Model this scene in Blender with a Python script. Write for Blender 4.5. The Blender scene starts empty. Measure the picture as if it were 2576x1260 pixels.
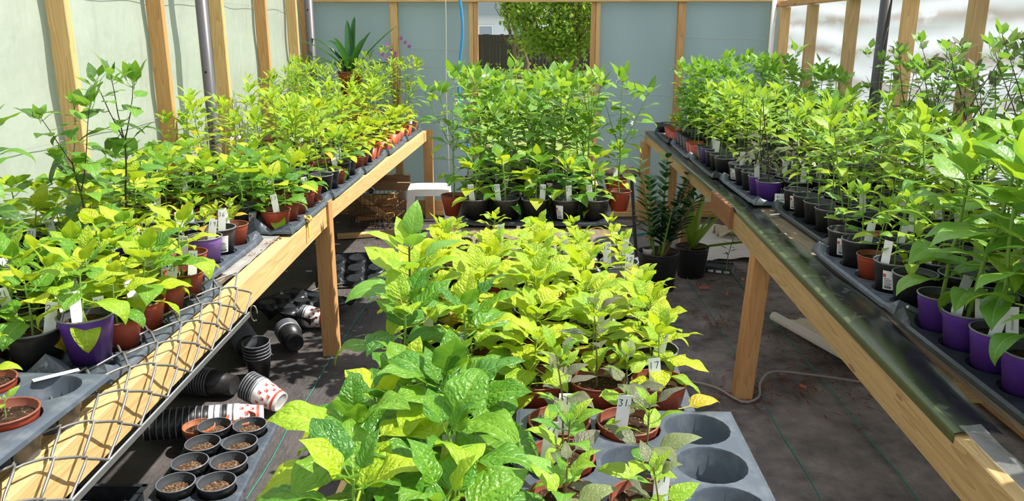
import bpy, math, random
import numpy as np
from mathutils import Vector, Matrix, Euler

# ------------------------------------------------------------------ camera, sky, sun, exposure
SC = bpy.context.scene
COL = SC.collection
PI = math.pi
cam = bpy.data.cameras.new('camera'); cam.sensor_width = 36.0; cam.lens = 36.0 * 2000 / 2576
cam.clip_start = 0.05; cam.clip_end = 300
camo = bpy.data.objects.new('camera', cam); COL.objects.link(camo)
PITCH, YAW = math.radians(15.243), math.radians(-1.713)
camo.location = (0, 0, 1.75); camo.rotation_euler = (PI / 2 - PITCH, 0, -YAW)
SC.camera = camo

world = bpy.data.worlds.new('world'); SC.world = world; world.use_nodes = True
wn = world.node_tree.nodes; wl = world.node_tree.links
wn['Background'].inputs[0].default_value = (0.86, 0.93, 1.0, 1); wn['Background'].inputs[1].default_value = 1.15
sun = bpy.data.lights.new('sun', 'SUN'); sun.energy = 7.5; sun.angle = 0.012; sun.color = (1, 0.955, 0.86)
suno = bpy.data.objects.new('sun', sun); COL.objects.link(suno)
SUN_DIR = Vector((0.56, 0.10, 0.82)).normalized()
suno.location = SUN_DIR * 30; suno.rotation_euler = SUN_DIR.to_track_quat('Z', 'Y').to_euler()
SC.view_settings.view_transform = 'Standard'; SC.view_settings.look = 'None'
SC.view_settings.exposure = 0.2; SC.view_settings.gamma = 1.0; SC.view_settings.use_curve_mapping = False

SC.cycles.max_bounces = 5; SC.cycles.diffuse_bounces = 3; SC.cycles.glossy_bounces = 2; SC.cycles.transmission_bounces = 4; SC.cycles.transparent_max_bounces = 6; SC.cycles.caustics_reflective = False; SC.cycles.caustics_refractive = False
RND = random.Random(11)
def U(a, b): return RND.uniform(a, b)
ORD = ['zeroth', 'first', 'second', 'third', 'fourth', 'fifth', 'sixth', 'seventh', 'eighth', 'ninth', 'tenth', 'eleventh', 'twelfth']
NUM = ['zero', 'one', 'two', 'three', 'four', 'five', 'six', 'seven', 'eight', 'nine', 'ten', 'eleven', 'twelve']

# ------------------------------------------------------------------ materials
M = {}
class NT:
    def __init__(s, name):
        m = bpy.data.materials.new(name); m.use_nodes = True
        s.m = m; s.n = m.node_tree.nodes; s.l = m.node_tree.links
        s.b = s.n['Principled BSDF']; s.out = s.n['Material Output']
        M[name] = m
    def new(s, t, **k):
        x = s.n.new(t)
        for a, v in k.items(): setattr(x, a, v)
        return x
    def math(s, op, a, b=None, clamp=False):
        x = s.n.new('ShaderNodeMath'); x.operation = op; x.use_clamp = clamp
        for i, v in enumerate((a, b)):
            if v is None: continue
            if isinstance(v, (int, float)): x.inputs[i].default_value = v
            else: s.l.new(v, x.inputs[i])
        return x.outputs[0]
    def mix(s, f, a, b, mode='MIX'):
        x = s.n.new('ShaderNodeMix'); x.data_type = 'RGBA'; x.blend_type = mode
        for i, v in ((0, f), (6, a), (7, b)):
            if isinstance(v, (int, float)): x.inputs[i].default_value = v
            elif isinstance(v, tuple): x.inputs[i].default_value = (*v[:3], 1)
            else: s.l.new(v, x.inputs[i])
        return x.outputs[2]
    def ramp(s, f, stops):
        x = s.n.new('ShaderNodeValToRGB'); cr = x.color_ramp
        while len(cr.elements) < len(stops): cr.elements.new(0.5)
        for e, (p, c) in zip(cr.elements, stops): e.position = p; e.color = (*c[:3], 1)
        s.l.new(f, x.inputs[0]); return x.outputs[0]
    def coords(s, kind='Object', scale=(1, 1, 1), rand=False):
        t = s.n.new('ShaderNodeTexCoord'); o = t.outputs[kind]
        mp = s.n.new('ShaderNodeMapping'); mp.inputs['Scale'].default_value = scale
        if rand:
            oi = s.n.new('ShaderNodeObjectInfo'); v = s.n.new('ShaderNodeVectorMath'); v.operation = 'MULTIPLY_ADD'
            cm = s.n.new('ShaderNodeCombineXYZ')
            for i in range(3): s.l.new(oi.outputs['Random'], cm.inputs[i])
            s.l.new(cm.outputs[0], v.inputs[0]); v.inputs[1].default_value = (7.3, 11.1, 5.7); s.l.new(o, v.inputs[2]); o = v.outputs[0]
        s.l.new(o, mp.inputs[0]); return mp.outputs[0]
    def noise(s, vec, scale=5, detail=3, rough=0.55):
        x = s.n.new('ShaderNodeTexNoise'); x.inputs['Scale'].default_value = scale
        x.inputs['Detail'].default_value = detail; x.inputs['Roughness'].default_value = rough
        s.l.new(vec, x.inputs['Vector']); return x.outputs['Fac']
    def bump(s, h, strength=0.3, dist=0.01):
        x = s.n.new('ShaderNodeBump'); x.inputs['Strength'].default_value = strength; x.inputs['Distance'].default_value = dist
        s.l.new(h, x.inputs['Height']); return x.outputs[0]
    def set(s, **k):
        nm = {'col': 'Base Color', 'rough': 'Roughness', 'spec': 'Specular IOR Level', 'metal': 'Metallic', 'normal': 'Normal',
              'trans': 'Transmission Weight', 'alpha': 'Alpha'}
        for a, v in k.items():
            i = s.b.inputs[nm[a]]
            if isinstance(v, (int, float)): i.default_value = v
            elif isinstance(v, tuple): i.default_value = (*v[:3], 1)
            else: s.l.new(v, i)
        return s

def plain(name, col, rough=0.5, spec=0.4, metal=0.0, var=0.12, bump=0.0, scale=30):
    t = NT(name); v = t.coords('Object', rand=True); f = t.noise(v, scale, 4)
    a = tuple(c * (1 - var) for c in col); b = tuple(min(1, c * (1 + var)) for c in col)
    t.set(col=t.mix(f, a, b), rough=rough, spec=spec, metal=metal)
    if bump: t.set(normal=t.bump(f, bump, 0.004))
    return t

def wood(name, light, dark, rough=0.75, freq=26, contrast=0.6, ring=9):
    t = NT(name)
    v = t.coords('Object', (0.9, 1, 1), rand=True)
    w = t.new('ShaderNodeTexNoise'); w.inputs['Scale'].default_value = 1.6; w.inputs['Detail'].default_value = 2
    mp = t.new('ShaderNodeMapping'); mp.inputs['Scale'].default_value = (0.55, ring, ring); t.l.new(v, mp.inputs[0]); t.l.new(mp.outputs[0], w.inputs['Vector'])
    rings = t.math('FRACT', t.math('MULTIPLY', w.outputs['Fac'], 13.0))
    mp2 = t.new('ShaderNodeMapping'); mp2.inputs['Scale'].default_value = (3, 90, 90); t.l.new(v, mp2.inputs[0])
    fine = t.noise(mp2.outputs[0], 1.4, 3)
    f = t.math('ADD', t.math('MULTIPLY', rings, contrast * 0.75), t.math('MULTIPLY', fine, 0.45))
    kn = t.new('ShaderNodeTexVoronoi'); kn.inputs['Scale'].default_value = 2.2
    mp3 = t.new('ShaderNodeMapping'); mp3.inputs['Scale'].default_value = (0.9, 3.5, 3.5); t.l.new(v, mp3.inputs[0]); t.l.new(mp3.outputs[0], kn.inputs['Vector'])
    knot = t.math('LESS_THAN', kn.outputs['Distance'], 0.06)
    c = t.ramp(f, [(0.12, light), (0.55, tuple((l * 0.62 + d * 0.38) for l, d in zip(light, dark))), (0.95, dark)])
    c = t.mix(t.math('MULTIPLY', knot, 0.6), c, (0.16, 0.07, 0.03))
    t.set(col=c, rough=rough, spec=0.25, normal=t.bump(f, 0.25, 0.003))
    return t

wood('lumber', (0.72, 0.48, 0.22), (0.42, 0.21, 0.07))
wood('lumber_orange', (0.60, 0.34, 0.14), (0.33, 0.14, 0.045))
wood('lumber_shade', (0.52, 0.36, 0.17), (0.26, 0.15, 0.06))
wood('block_wood', (0.34, 0.16, 0.07), (0.15, 0.06, 0.025))
wood('old_wood', (0.36, 0.22, 0.12), (0.12, 0.06, 0.03))
wood('bench_plank', (0.24, 0.18, 0.12), (0.07, 0.05, 0.035))
wood('fence_wood', (0.062, 0.052, 0.044), (0.026, 0.022, 0.02))  # boards darkened: the shade on the fence is put into the colour
plain('stool_dark', (0.10, 0.05, 0.035), 0.5)
plain('dark_metal', (0.035, 0.03, 0.03), 0.45, 0.5)
plain('pipe_grey', (0.085, 0.08, 0.09), 0.4, 0.5, var=0.06)
plain('galvanised', (0.42, 0.43, 0.44), 0.38, 0.5, 0.85, var=0.2)
plain('wire_grey', (0.22, 0.22, 0.21), 0.5, 0.5, 0.6, var=0.15)
plain('rusty_wire', (0.15, 0.085, 0.055), 0.6, 0.4, 0.4, var=0.4)
plain('pvc_white', (0.82, 0.82, 0.80), 0.35, 0.5, var=0.04)
plain('stool_white', (0.85, 0.78, 0.72), 0.4, 0.5, var=0.05)
plain('hose_blue', (0.03, 0.28, 0.58), 0.35, 0.5, var=0.1)
plain('string_white', (0.62, 0.57, 0.52), 0.8)
plain('thread_green', (0.03, 0.24, 0.19), 0.7, var=0.5, scale=200)
plain('cable_grey', (0.30, 0.26, 0.25), 0.45)
plain('tag_white', (0.86, 0.87, 0.88), 0.45, var=0.03)
plain('tag_grey', (0.52, 0.53, 0.52), 0.5, var=0.1)
plain('ink', (0.015, 0.015, 0.02), 0.6)
plain('print_red', (0.60, 0.075, 0.05), 0.45)
plain('pot_white', (0.84, 0.82, 0.80), 0.35, var=0.03)
plain('sticker_teal', (0.10, 0.45, 0.38), 0.5)
plain('sticker_yellow', (0.8, 0.55, 0.05), 0.5)
plain('paper_white', (0.80, 0.77, 0.74), 0.7, var=0.06, bump=0.2, scale=12)
plain('crumpled', (0.72, 0.62, 0.47), 0.8, var=0.2, bump=0.6, scale=25)
plain('bark', (0.19, 0.075, 0.035), 0.9, 0.1, var=0.55, scale=18)
plain('petal_white', (0.88, 0.88, 0.78), 0.6, var=0.05)
plain('petal_purple', (0.42, 0.03, 0.42), 0.5, var=0.2)
plain('yellow_tie', (0.75, 0.50, 0.10), 0.7)
plain('house_white', (0.60, 0.61, 0.64), 0.7, var=0.05)
plain('roof_grey', (0.30, 0.33, 0.38), 0.8)
plain('tree_bark', (0.16, 0.12, 0.085), 0.9, 0.1, var=0.4, bump=0.5)
plain('jar_glass', (0.45, 0.5, 0.47), 0.1, 0.8, var=0.1)
plain('strap_red', (0.45, 0.12, 0.06), 0.6)

def pot_mat(name, col, rough=0.42, dirt=(0.25, 0.2, 0.16), amt=0.18, spec=0.45):
    t = NT(name); v = t.coords('Object', rand=True); n1 = t.noise(v, 22, 4); n2 = t.noise(v, 70, 2)
    d = t.math('MULTIPLY', t.math('SUBTRACT', n1, 0.48, True), amt * 6, True)
    c = t.mix(d, tuple(col), dirt); t.set(col=c, rough=rough, spec=spec, normal=t.bump(n2, 0.05, 0.001)); return t
pot_mat('pot_black', (0.018, 0.018, 0.020), 0.36, (0.085, 0.075, 0.065), 0.14)
pot_mat('pot_black_inner', (0.05, 0.055, 0.065), 0.4, (0.12, 0.11, 0.1), 0.14)
pot_mat('pot_rim_grey', (0.16, 0.17, 0.20), 0.35, (0.3, 0.3, 0.3), 0.14)  # grey stands in for the highlight along dark pot rims
pot_mat('pot_purple', (0.095, 0.032, 0.29), 0.36, (0.14, 0.09, 0.30), 0.12)
pot_mat('pot_lavender', (0.22, 0.11, 0.46), 0.4, (0.35, 0.25, 0.5), 0.12)
pot_mat('pot_terracotta', (0.37, 0.060, 0.028), 0.45, (0.36, 0.13, 0.085), 0.15)
pot_mat('terracotta_rim', (0.20, 0.055, 0.032), 0.45, (0.33, 0.15, 0.11), 0.15)
pot_mat('clay', (0.40, 0.12, 0.05), 0.85, (0.55, 0.42, 0.32), 0.3, 0.2)
pot_mat('tray_slate', (0.060, 0.075, 0.098), 0.42, (0.20, 0.215, 0.235), 0.24)
pot_mat('tray_black', (0.016, 0.019, 0.024), 0.4, (0.085, 0.09, 0.10), 0.16)
pot_mat('plastic_black_sheet', (0.012, 0.014, 0.014), 0.25, (0.06, 0.065, 0.06), 0.15, 0.6)
pot_mat('algae_green', (0.055, 0.075, 0.018), 0.35, (0.03, 0.035, 0.02), 0.3)

t = NT('soil'); v = t.coords('Object', rand=True); n1 = t.noise(v, 60, 5, 0.7); vo = t.new('ShaderNodeTexVoronoi'); vo.inputs['Scale'].default_value = 110; t.l.new(v, vo.inputs['Vector'])
c = t.ramp(n1, [(0.3, (0.012, 0.007, 0.005)), (0.55, (0.055, 0.030, 0.018)), (0.75, (0.14, 0.085, 0.05))])
fleck = t.math('GREATER_THAN', t.noise(v, 170, 1), 0.70); c = t.mix(fleck, c, (0.42, 0.34, 0.24))
t.set(col=c, rough=0.95, spec=0.1, normal=t.bump(n1, 1.0, 0.012))
t = NT('soil_dry'); v = t.coords('Object', rand=True); n1 = t.noise(v, 110, 5, 0.7)
c = t.ramp(n1, [(0.35, (0.035, 0.018, 0.012)), (0.5, (0.13, 0.07, 0.04)), (0.62, (0.42, 0.30, 0.19))])
t.set(col=c, rough=0.95, spec=0.1, normal=t.bump(n1, 1.0, 0.012))

# weed fabric floor
t = NT('weed_fabric'); v = t.coords('Object')
wv = t.new('ShaderNodeTexWave'); wv.inputs['Scale'].default_value = 42; wv.inputs['Distortion'].default_value = 3.0; wv.inputs['Detail'].default_value = 2
wv.wave_type = 'BANDS'; wv.bands_direction = 'Y'; t.l.new(v, wv.inputs['Vector'])
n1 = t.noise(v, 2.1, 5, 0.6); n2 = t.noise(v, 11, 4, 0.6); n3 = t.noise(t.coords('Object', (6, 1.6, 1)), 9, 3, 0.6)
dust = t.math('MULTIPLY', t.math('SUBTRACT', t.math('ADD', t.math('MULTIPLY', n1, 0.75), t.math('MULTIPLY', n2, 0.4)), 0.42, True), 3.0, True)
sx = t.new('ShaderNodeSeparateXYZ'); t.l.new(v, sx.inputs[0]); x_ramp = t.math('ADD', t.math('MULTIPLY', t.math('ADD', sx.outputs[0], 0.7, True), 0.75), 0.3, True)  # paler mix grows stronger towards +x
dust = t.math('MULTIPLY', dust, x_ramp)
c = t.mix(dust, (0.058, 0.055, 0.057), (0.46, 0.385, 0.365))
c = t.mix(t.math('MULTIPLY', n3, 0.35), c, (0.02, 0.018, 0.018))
t.set(col=c, rough=0.5, spec=0.45, normal=t.bump(t.math('ADD', wv.outputs['Fac'], t.math('MULTIPLY', n3, 2.2)), 0.6, 0.008))

def film(name, col, transl, rough=0.3, crease=0.25, stain=False, see=0.0):
    t = NT(name); v = t.coords('Object')
    n1 = t.noise(t.coords('Object', (1, 2.2, 0.5)), 2.4, 3); n2 = t.noise(v, 9, 3)
    col2 = tuple(c * 0.86 for c in col); c = t.mix(n1, col, col2)
    if stain:
        wv = t.new('ShaderNodeTexWave'); wv.wave_type = 'BANDS'; wv.bands_direction = 'Z'; wv.inputs['Scale'].default_value = 1.45
        wv.inputs['Distortion'].default_value = 1.4; wv.inputs['Detail'].default_value = 3; wv.inputs['Detail Scale'].default_value = 1.2
        t.l.new(v, wv.inputs['Vector'])
        patch = t.noise(t.coords('Object', (1, 1.3, 4)), 2.2, 4, 0.65)
        m = t.math('MULTIPLY', t.math('POWER', wv.outputs['Fac'], 4.0), t.math('MULTIPLY', t.math('SUBTRACT', patch, 0.34, True), 6.0, True))
        c = t.mix(t.math('MULTIPLY', m, 0.8), c, (0.30, 0.25, 0.24))
        c = t.mix(t.math('MULTIPLY', t.math('SUBTRACT', t.noise(v, 1.3, 3), 0.45, True), 1.2, True), c, tuple(x * 0.75 for x in col))
    b = t.bump(t.math('ADD', t.math('MULTIPLY', n1, 1.0), t.math('MULTIPLY', n2, 0.15)), crease, 0.06)
    t.set(col=c, rough=rough, spec=0.35, normal=b)
    tr = t.new('ShaderNodeBsdfTranslucent'); t.l.new(c, tr.inputs[0])
    mx = t.new('ShaderNodeMixShader'); mx.inputs[0].default_value = transl
    t.l.new(t.b.outputs[0], mx.inputs[1]); t.l.new(tr.outputs[0], mx.inputs[2]); o = mx.outputs[0]
    if see:
        tp = t.new('ShaderNodeBsdfTransparent'); m2 = t.new('ShaderNodeMixShader'); m2.inputs[0].default_value = see
        t.l.new(o, m2.inputs[1]); t.l.new(tp.outputs[0], m2.inputs[2]); o = m2.outputs[0]
    t.l.new(o, t.out.inputs[0])
film('film_pale', (0.47, 0.52, 0.45), 0.28, 0.32, 0.5)
film('film_blue', (0.285, 0.36, 0.41), 0.30, 0.35, 0.12)
film('film_bright', (0.53, 0.555, 0.645), 0.62, 0.5, 0.2, stain=True)
for nm_, op_ in (('clear_sheet', .70), ('clear_sleeve', .86)):
  t = NT(nm_); t.set(col=(0.9, 0.92, 0.92), rough=0.18, spec=0.6, normal=t.bump(t.noise(t.coords('Object'), 26, 3), 0.7, 0.01))
  tp = t.new('ShaderNodeBsdfTransparent'); mx = t.new('ShaderNodeMixShader'); mx.inputs[0].default_value = op_
  t.l.new(t.b.outputs[0], mx.inputs[1]); t.l.new(tp.outputs[0], mx.inputs[2]); t.l.new(mx.outputs[0], t.out.inputs[0])

def leaf_mat(name, cols, trans_col, vein, blister, rough=0.38, tl=0.36, spec=0.4):
    t = NT(name)
    oi = t.new('ShaderNodeObjectInfo'); at = t.new('ShaderNodeAttribute'); at.attribute_name = 'lv'
    r = t.math('FRACT', t.math('ADD', oi.outputs['Random'], at.outputs['Fac']))
    c = t.ramp(r, [(i / (len(cols) - 1), k) for i, k in enumerate(cols)])
    uv = t.new('ShaderNodeTexCoord'); sp = t.new('ShaderNodeSeparateXYZ'); t.l.new(uv.outputs['UV'], sp.inputs[0])
    au = t.math('MULTIPLY', t.math('ABSOLUTE', t.math('SUBTRACT', sp.outputs[0], 0.5)), 2.0)
    wob = t.math('MULTIPLY', t.math('SUBTRACT', t.noise(uv.outputs['UV'], 5, 2), 0.5), 2.4)
    ph = t.math('MULTIPLY', t.math('ADD', t.math('SUBTRACT', t.math('MULTIPLY', sp.outputs[1], 6.5), t.math('MULTIPLY', au, 2.1)), wob), PI)
    ab = t.math('ABSOLUTE', t.math('SINE', ph))
    side = t.math('LESS_THAN', ab, 0.16); mid = t.math('LESS_THAN', au, 0.055)
    vm = t.math('MULTIPLY', t.math('MAXIMUM', t.math('MULTIPLY', side, 0.35), mid), 0.55)
    nz = t.noise(uv.outputs['UV'], 7, 3)
    c = t.mix(t.math('MULTIPLY', nz, 0.35), c, tuple(x * 0.7 for x in cols[0]))
    c = t.mix(t.math('MULTIPLY', t.math('POWER', ab, 2.0), 0.16 * blister), c, tuple(x * 0.62 for x in cols[0]))
    c = t.mix(vm, c, vein)
    h = t.math('ADD', t.math('MULTIPLY', ab, blister * 0.95), t.math('MULTIPLY', t.noise(uv.outputs['UV'], 13, 2), blister * 0.9))
    t.set(col=c, rough=rough, spec=spec, normal=t.bump(h, 0.48, 0.006))
    tr = t.new('ShaderNodeBsdfTranslucent'); t.l.new(t.mix(0.55, c, trans_col), tr.inputs[0])
    mx = t.new('ShaderNodeMixShader'); mx.inputs[0].default_value = tl
    t.l.new(t.b.outputs[0], mx.inputs[1]); t.l.new(tr.outputs[0], mx.inputs[2]); t.l.new(mx.outputs[0], t.out.inputs[0])
LIMEV = (0.62, 0.72, 0.12)
leaf_mat('leaf_lime', [(0.25, 0.44, 0.022), (0.42, 0.56, 0.026), (0.58, 0.63, 0.03)], (0.72, 0.83, 0.03), (0.52, 0.66, 0.08), 1.0)
leaf_mat('leaf_lime_smooth', [(0.18, 0.37, 0.025), (0.29, 0.48, 0.032), (0.41, 0.55, 0.04)], (0.58, 0.77, 0.04), (0.5, 0.62, 0.10), 0.3)
leaf_mat('leaf_green', [(0.08, 0.25, 0.022), (0.13, 0.32, 0.028), (0.21, 0.40, 0.03)], (0.38, 0.62, 0.03), (0.30, 0.48, 0.07), 1.0, 0.3)
leaf_mat('leaf_deep', [(0.055, 0.19, 0.022), (0.085, 0.25, 0.028), (0.15, 0.34, 0.028)], (0.28, 0.52, 0.03), (0.20, 0.38, 0.06), 1.0, 0.27, 0.30, 0.5)
leaf_mat('leaf_smooth', [(0.10, 0.27, 0.035), (0.15, 0.34, 0.04), (0.22, 0.42, 0.05)], (0.38, 0.62, 0.05), (0.32, 0.5, 0.12), 0.25, 0.34)
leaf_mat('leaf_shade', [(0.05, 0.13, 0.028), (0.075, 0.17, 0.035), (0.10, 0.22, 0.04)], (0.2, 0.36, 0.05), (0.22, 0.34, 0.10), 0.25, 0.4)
leaf_mat('leaf_purple', [(0.12, 0.14, 0.07), (0.17, 0.15, 0.12), (0.24, 0.30, 0.10)], (0.26, 0.30, 0.10), (0.25, 0.3, 0.14), 0.25, 0.42)
leaf_mat('leaf_yellow', [(0.55, 0.44, 0.03), (0.62, 0.48, 0.035), (0.60, 0.36, 0.03)], (0.7, 0.55, 0.04), (0.6, 0.55, 0.1), 0.6)
leaf_mat('leaf_wax', [(0.012, 0.055, 0.016), (0.02, 0.085, 0.02), (0.03, 0.115, 0.025)], (0.06, 0.18, 0.03), (0.05, 0.14, 0.03), 0.1, 0.25, 0.15, 0.5)
leaf_mat('leaf_strap', [(0.018, 0.09, 0.022), (0.03, 0.13, 0.028), (0.045, 0.17, 0.03)], (0.12, 0.32, 0.04), (0.06, 0.2, 0.04), 0.1, 0.3, 0.25, 0.5)
leaf_mat('leaf_bromeliad', [(0.14, 0.26, 0.03), (0.20, 0.33, 0.035), (0.26, 0.38, 0.04)], (0.35, 0.5, 0.05), (0.26, 0.4, 0.06), 0.1, 0.35)
leaf_mat('leaf_tree', [(0.05, 0.13, 0.022), (0.16, 0.29, 0.035), (0.36, 0.46, 0.06)], (0.5, 0.62, 0.05), (0.1, 0.2, 0.05), 0.1, 0.5, 0.42)
plain('stem_green', (0.17, 0.30, 0.05), 0.5, 0.3, var=0.25)
plain('stem_dark', (0.055, 0.045, 0.03), 0.5, 0.3, var=0.35)
plain('stem_brown', (0.16, 0.12, 0.05), 0.6, 0.3, var=0.4)
t = NT('grass'); v = t.coords('Object'); n1 = t.noise(v, 0.35, 4); n2 = t.noise(v, 9, 4)
c = t.mix(n2, (0.10, 0.20, 0.03), (0.26, 0.33, 0.08)); c = t.mix(t.math('MULTIPLY', t.math('SUBTRACT', n1, 0.5, True), 5, True), c, (0.26, 0.16, 0.11))
t.set(col=c, rough=0.95, spec=0.1, normal=t.bump(n2, 1, 0.05))

# ------------------------------------------------------------------ mesh helpers
class MB:
    """collects shapes; build() links them as one mesh object"""
    def __init__(s): s.v = []; s.f = []; s.mi = []; s.sm = []
    def add(s, vs, fs, mi=0, smooth=False):
        o = len(s.v); s.v += [tuple(p) for p in vs]
        for f in fs: s.f.append(tuple(i + o for i in f)); s.mi.append(mi); s.sm.append(smooth)
    def box(s, c, d, R=None, mi=0, ch=0.0):
        x, y, z = d[0] / 2, d[1] / 2, d[2] / 2
        vs = [Vector((i * x, j * y, k * z)) for i in (-1, 1) for j in (-1, 1) for k in (-1, 1)]
        if R is not None: vs = [R @ p for p in vs]
        c = Vector(c); vs = [p + c for p in vs]
        s.add(vs, [(0, 1, 3, 2), (4, 6, 7, 5), (0, 4, 5, 1), (2, 3, 7, 6), (0, 2, 6, 4), (1, 5, 7, 3)], mi); return s
    def lathe(s, prof, n=20, c=(0, 0, 0), R=None, mi=0, smooth=True, capb=False, capt=False):
        vs = []; c = Vector(c)
        for r, z in prof:
            for k in range(n):
                a = 2 * PI * k / n; p = Vector((r * math.cos(a), r * math.sin(a), z)); vs.append((R @ p if R else p) + c)
        fs = []
        for i in range(len(prof) - 1):
            for k in range(n):
                k2 = (k + 1) % n; fs.append((i * n + k, i * n + k2, (i + 1) * n + k2, (i + 1) * n + k))
        s.add(vs, fs, mi, smooth)
        if capb: s.add(vs[:n], [tuple(range(n))[::-1]], mi)
        if capt: s.add(vs[-n:], [tuple(range(n))], mi)
        return s
    def tube(s, pts, rad, n=6, mi=0, caps=True):
        pts = [Vector(p) for p in pts]; m = len(pts)
        if isinstance(rad, (int, float)): rad = [rad] * m
        vs = []; up = None
        for i, p in enumerate(pts):
            d = (pts[min(i + 1, m - 1)] - pts[max(i - 1, 0)])
            d = d.normalized() if d.length > 1e-9 else Vector((0, 0, 1))
            if up is None: up = d.orthogonal().normalized()
            up = (up - d * up.dot(d)); up = up.normalized() if up.length > 1e-6 else d.orthogonal().normalized()
            w = d.cross(up)
            for k in range(n):
                a = 2 * PI * k / n; vs.append(p + (up * math.cos(a) + w * math.sin(a)) * rad[i])
        fs = [(i * n + k, i * n + (k + 1) % n, (i + 1) * n + (k + 1) % n, (i + 1) * n + k) for i in range(m - 1) for k in range(n)]
        s.add(vs, fs, mi, True)
        if caps: s.add(vs[:n], [tuple(range(n))[::-1]], mi); s.add(vs[-n:], [tuple(range(n))], mi)
        return s
    def grid(s, fn, nu, nv, mi=0, smooth=True):
        vs = [fn(i / nu, j / nv) for j in range(nv + 1) for i in range(nu + 1)]
        fs = [(j * (nu + 1) + i, j * (nu + 1) + i + 1, (j + 1) * (nu + 1) + i + 1, (j + 1) * (nu + 1) + i) for j in range(nv) for i in range(nu)]
        s.add(vs, fs, mi, smooth); return s
    def mesh(s, name, mats):
        me = bpy.data.meshes.new(name); me.from_pydata(s.v, [], s.f)
        if isinstance(mats, str): mats = [mats]
        for m in mats: me.materials.append(M[m])
        me.polygons.foreach_set('material_index', s.mi); me.polygons.foreach_set('use_smooth', s.sm); me.update(); return me
    def build(s, name, mats, parent=None, **k): return obj(name, s.mesh(name, mats), parent, **k)

def obj(name, me, parent=None, loc=(0, 0, 0), rot=(0, 0, 0), scale=1):
    o = bpy.data.objects.new(name, me); COL.objects.link(o)
    o.location = loc; o.rotation_euler = rot; o.scale = (scale,) * 3 if isinstance(scale, (int, float)) else scale
    if parent: o.parent = parent
    return o
def tag(o, label=None, cat=None, group=None, kind=None):
    if label: o['label'] = label
    if cat: o['category'] = cat
    if group: o['group'] = group
    if kind: o['kind'] = kind
    return o
def thing(name, label, cat, loc=(0, 0, 0), rz=0, group=None, rot=None):
    o = bpy.data.objects.new(name, None); COL.objects.link(o); o.location = loc; o.rotation_euler = rot or (0, 0, rz); o.empty_display_size = 0.05
    return tag(o, label, cat, group)
def struct(o): o['kind'] = 'structure'; return o
_bm = {}
def chamfer_box_mesh(name, L, w, t, mat, ch=0.003):
    """a board lying along local x with eased long edges"""
    key = (round(L, 3), round(w, 3), round(t, 3), mat)
    if key in _bm: return _bm[key]
    mb = MB(); y, z = w / 2, t / 2
    prof = [(-y + ch, -z), (y - ch, -z), (y, -z + ch), (y, z - ch), (y - ch, z), (-y + ch, z), (-y, z - ch), (-y, -z + ch)]
    vs = [(-L / 2, a, b) for a, b in prof] + [(L / 2, a, b) for a, b in prof]
    mb.add(vs, [(i, (i + 1) % 8, 8 + (i + 1) % 8, 8 + i) for i in range(8)] + [tuple(range(8))[::-1], tuple(range(8, 16))])
    _bm[key] = mb.mesh(name, mat); return _bm[key]
def board(name, a, b, w, t, mat, parent=None, up=(0, 0, 1)):
    """a board from a to b, w across (in the direction of up), t thick"""
    a, b = Vector(a), Vector(b); d = b - a; L = d.length; x = d.normalized(); up = Vector(up)
    y = (up - x * up.dot(x)).normalized(); z = x.cross(y)
    o = obj(name, chamfer_box_mesh(name, L, w, t, mat), parent)
    o.matrix_local = Matrix.Translation((a + b) / 2) @ Matrix((x, y, z)).transposed().to_4x4(); return o

def text_mesh(body, size, mat, depth=0.0):
    cu = bpy.data.curves.new('text', 'FONT'); cu.body = body; cu.size = size; cu.align_x = 'CENTER'; cu.align_y = 'CENTER'; cu.extrude = depth; cu.resolution_u = 2
    ob = bpy.data.objects.new('text', cu); COL.objects.link(ob); bpy.context.view_layer.update()
    me = bpy.data.meshes.new_from_object(ob.evaluated_get(bpy.context.evaluated_depsgraph_get())); bpy.data.objects.remove(ob); bpy.data.curves.remove(cu)
    me.materials.clear(); me.materials.append(M[mat]); return me

# ------------------------------------------------------------------ the setting
XL, XR, YB = -2.22, 2.28, 7.78          # film planes
# floor: slightly rumpled weed fabric
mb = MB(); rr = random.Random(3)
def fl(u, v):
    x, y = XL - 0.1 + u * (XR - XL + 0.2), -0.5 + v * (YB + 0.6)
    return (x, y, 0.004 * math.sin(x * 7 + y * 2.3) * math.sin(y * 5.1 + x) - 0.004)
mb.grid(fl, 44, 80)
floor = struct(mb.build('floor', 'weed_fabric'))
for k, x in enumerate((1.13, 1.50, 0.76, -0.75, -1.12)):
    mb = MB(); pts = [(x + 0.010 * math.sin(y * 1.7 + k) + 0.004 * math.sin(y * 9), y, 0.0045) for y in np.arange(0.6, 7.6, 0.12)]
    mb.tube(pts, 0.0028, 4); mb.build('thread', 'thread_green', floor)
gr = MB(); gr.grid(lambda u, v: (-30 + 60 * u, -12 + 62 * v, -0.03 + 0.02 * math.sin(u * 40) * math.sin(v * 37)), 30, 30)
struct(gr.build('ground', 'grass'))

def film_sheet(name, fn, nu, nv, mat, parent):
    m = MB(); m.grid(fn, nu, nv); return m.build(name, mat, parent)
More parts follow.
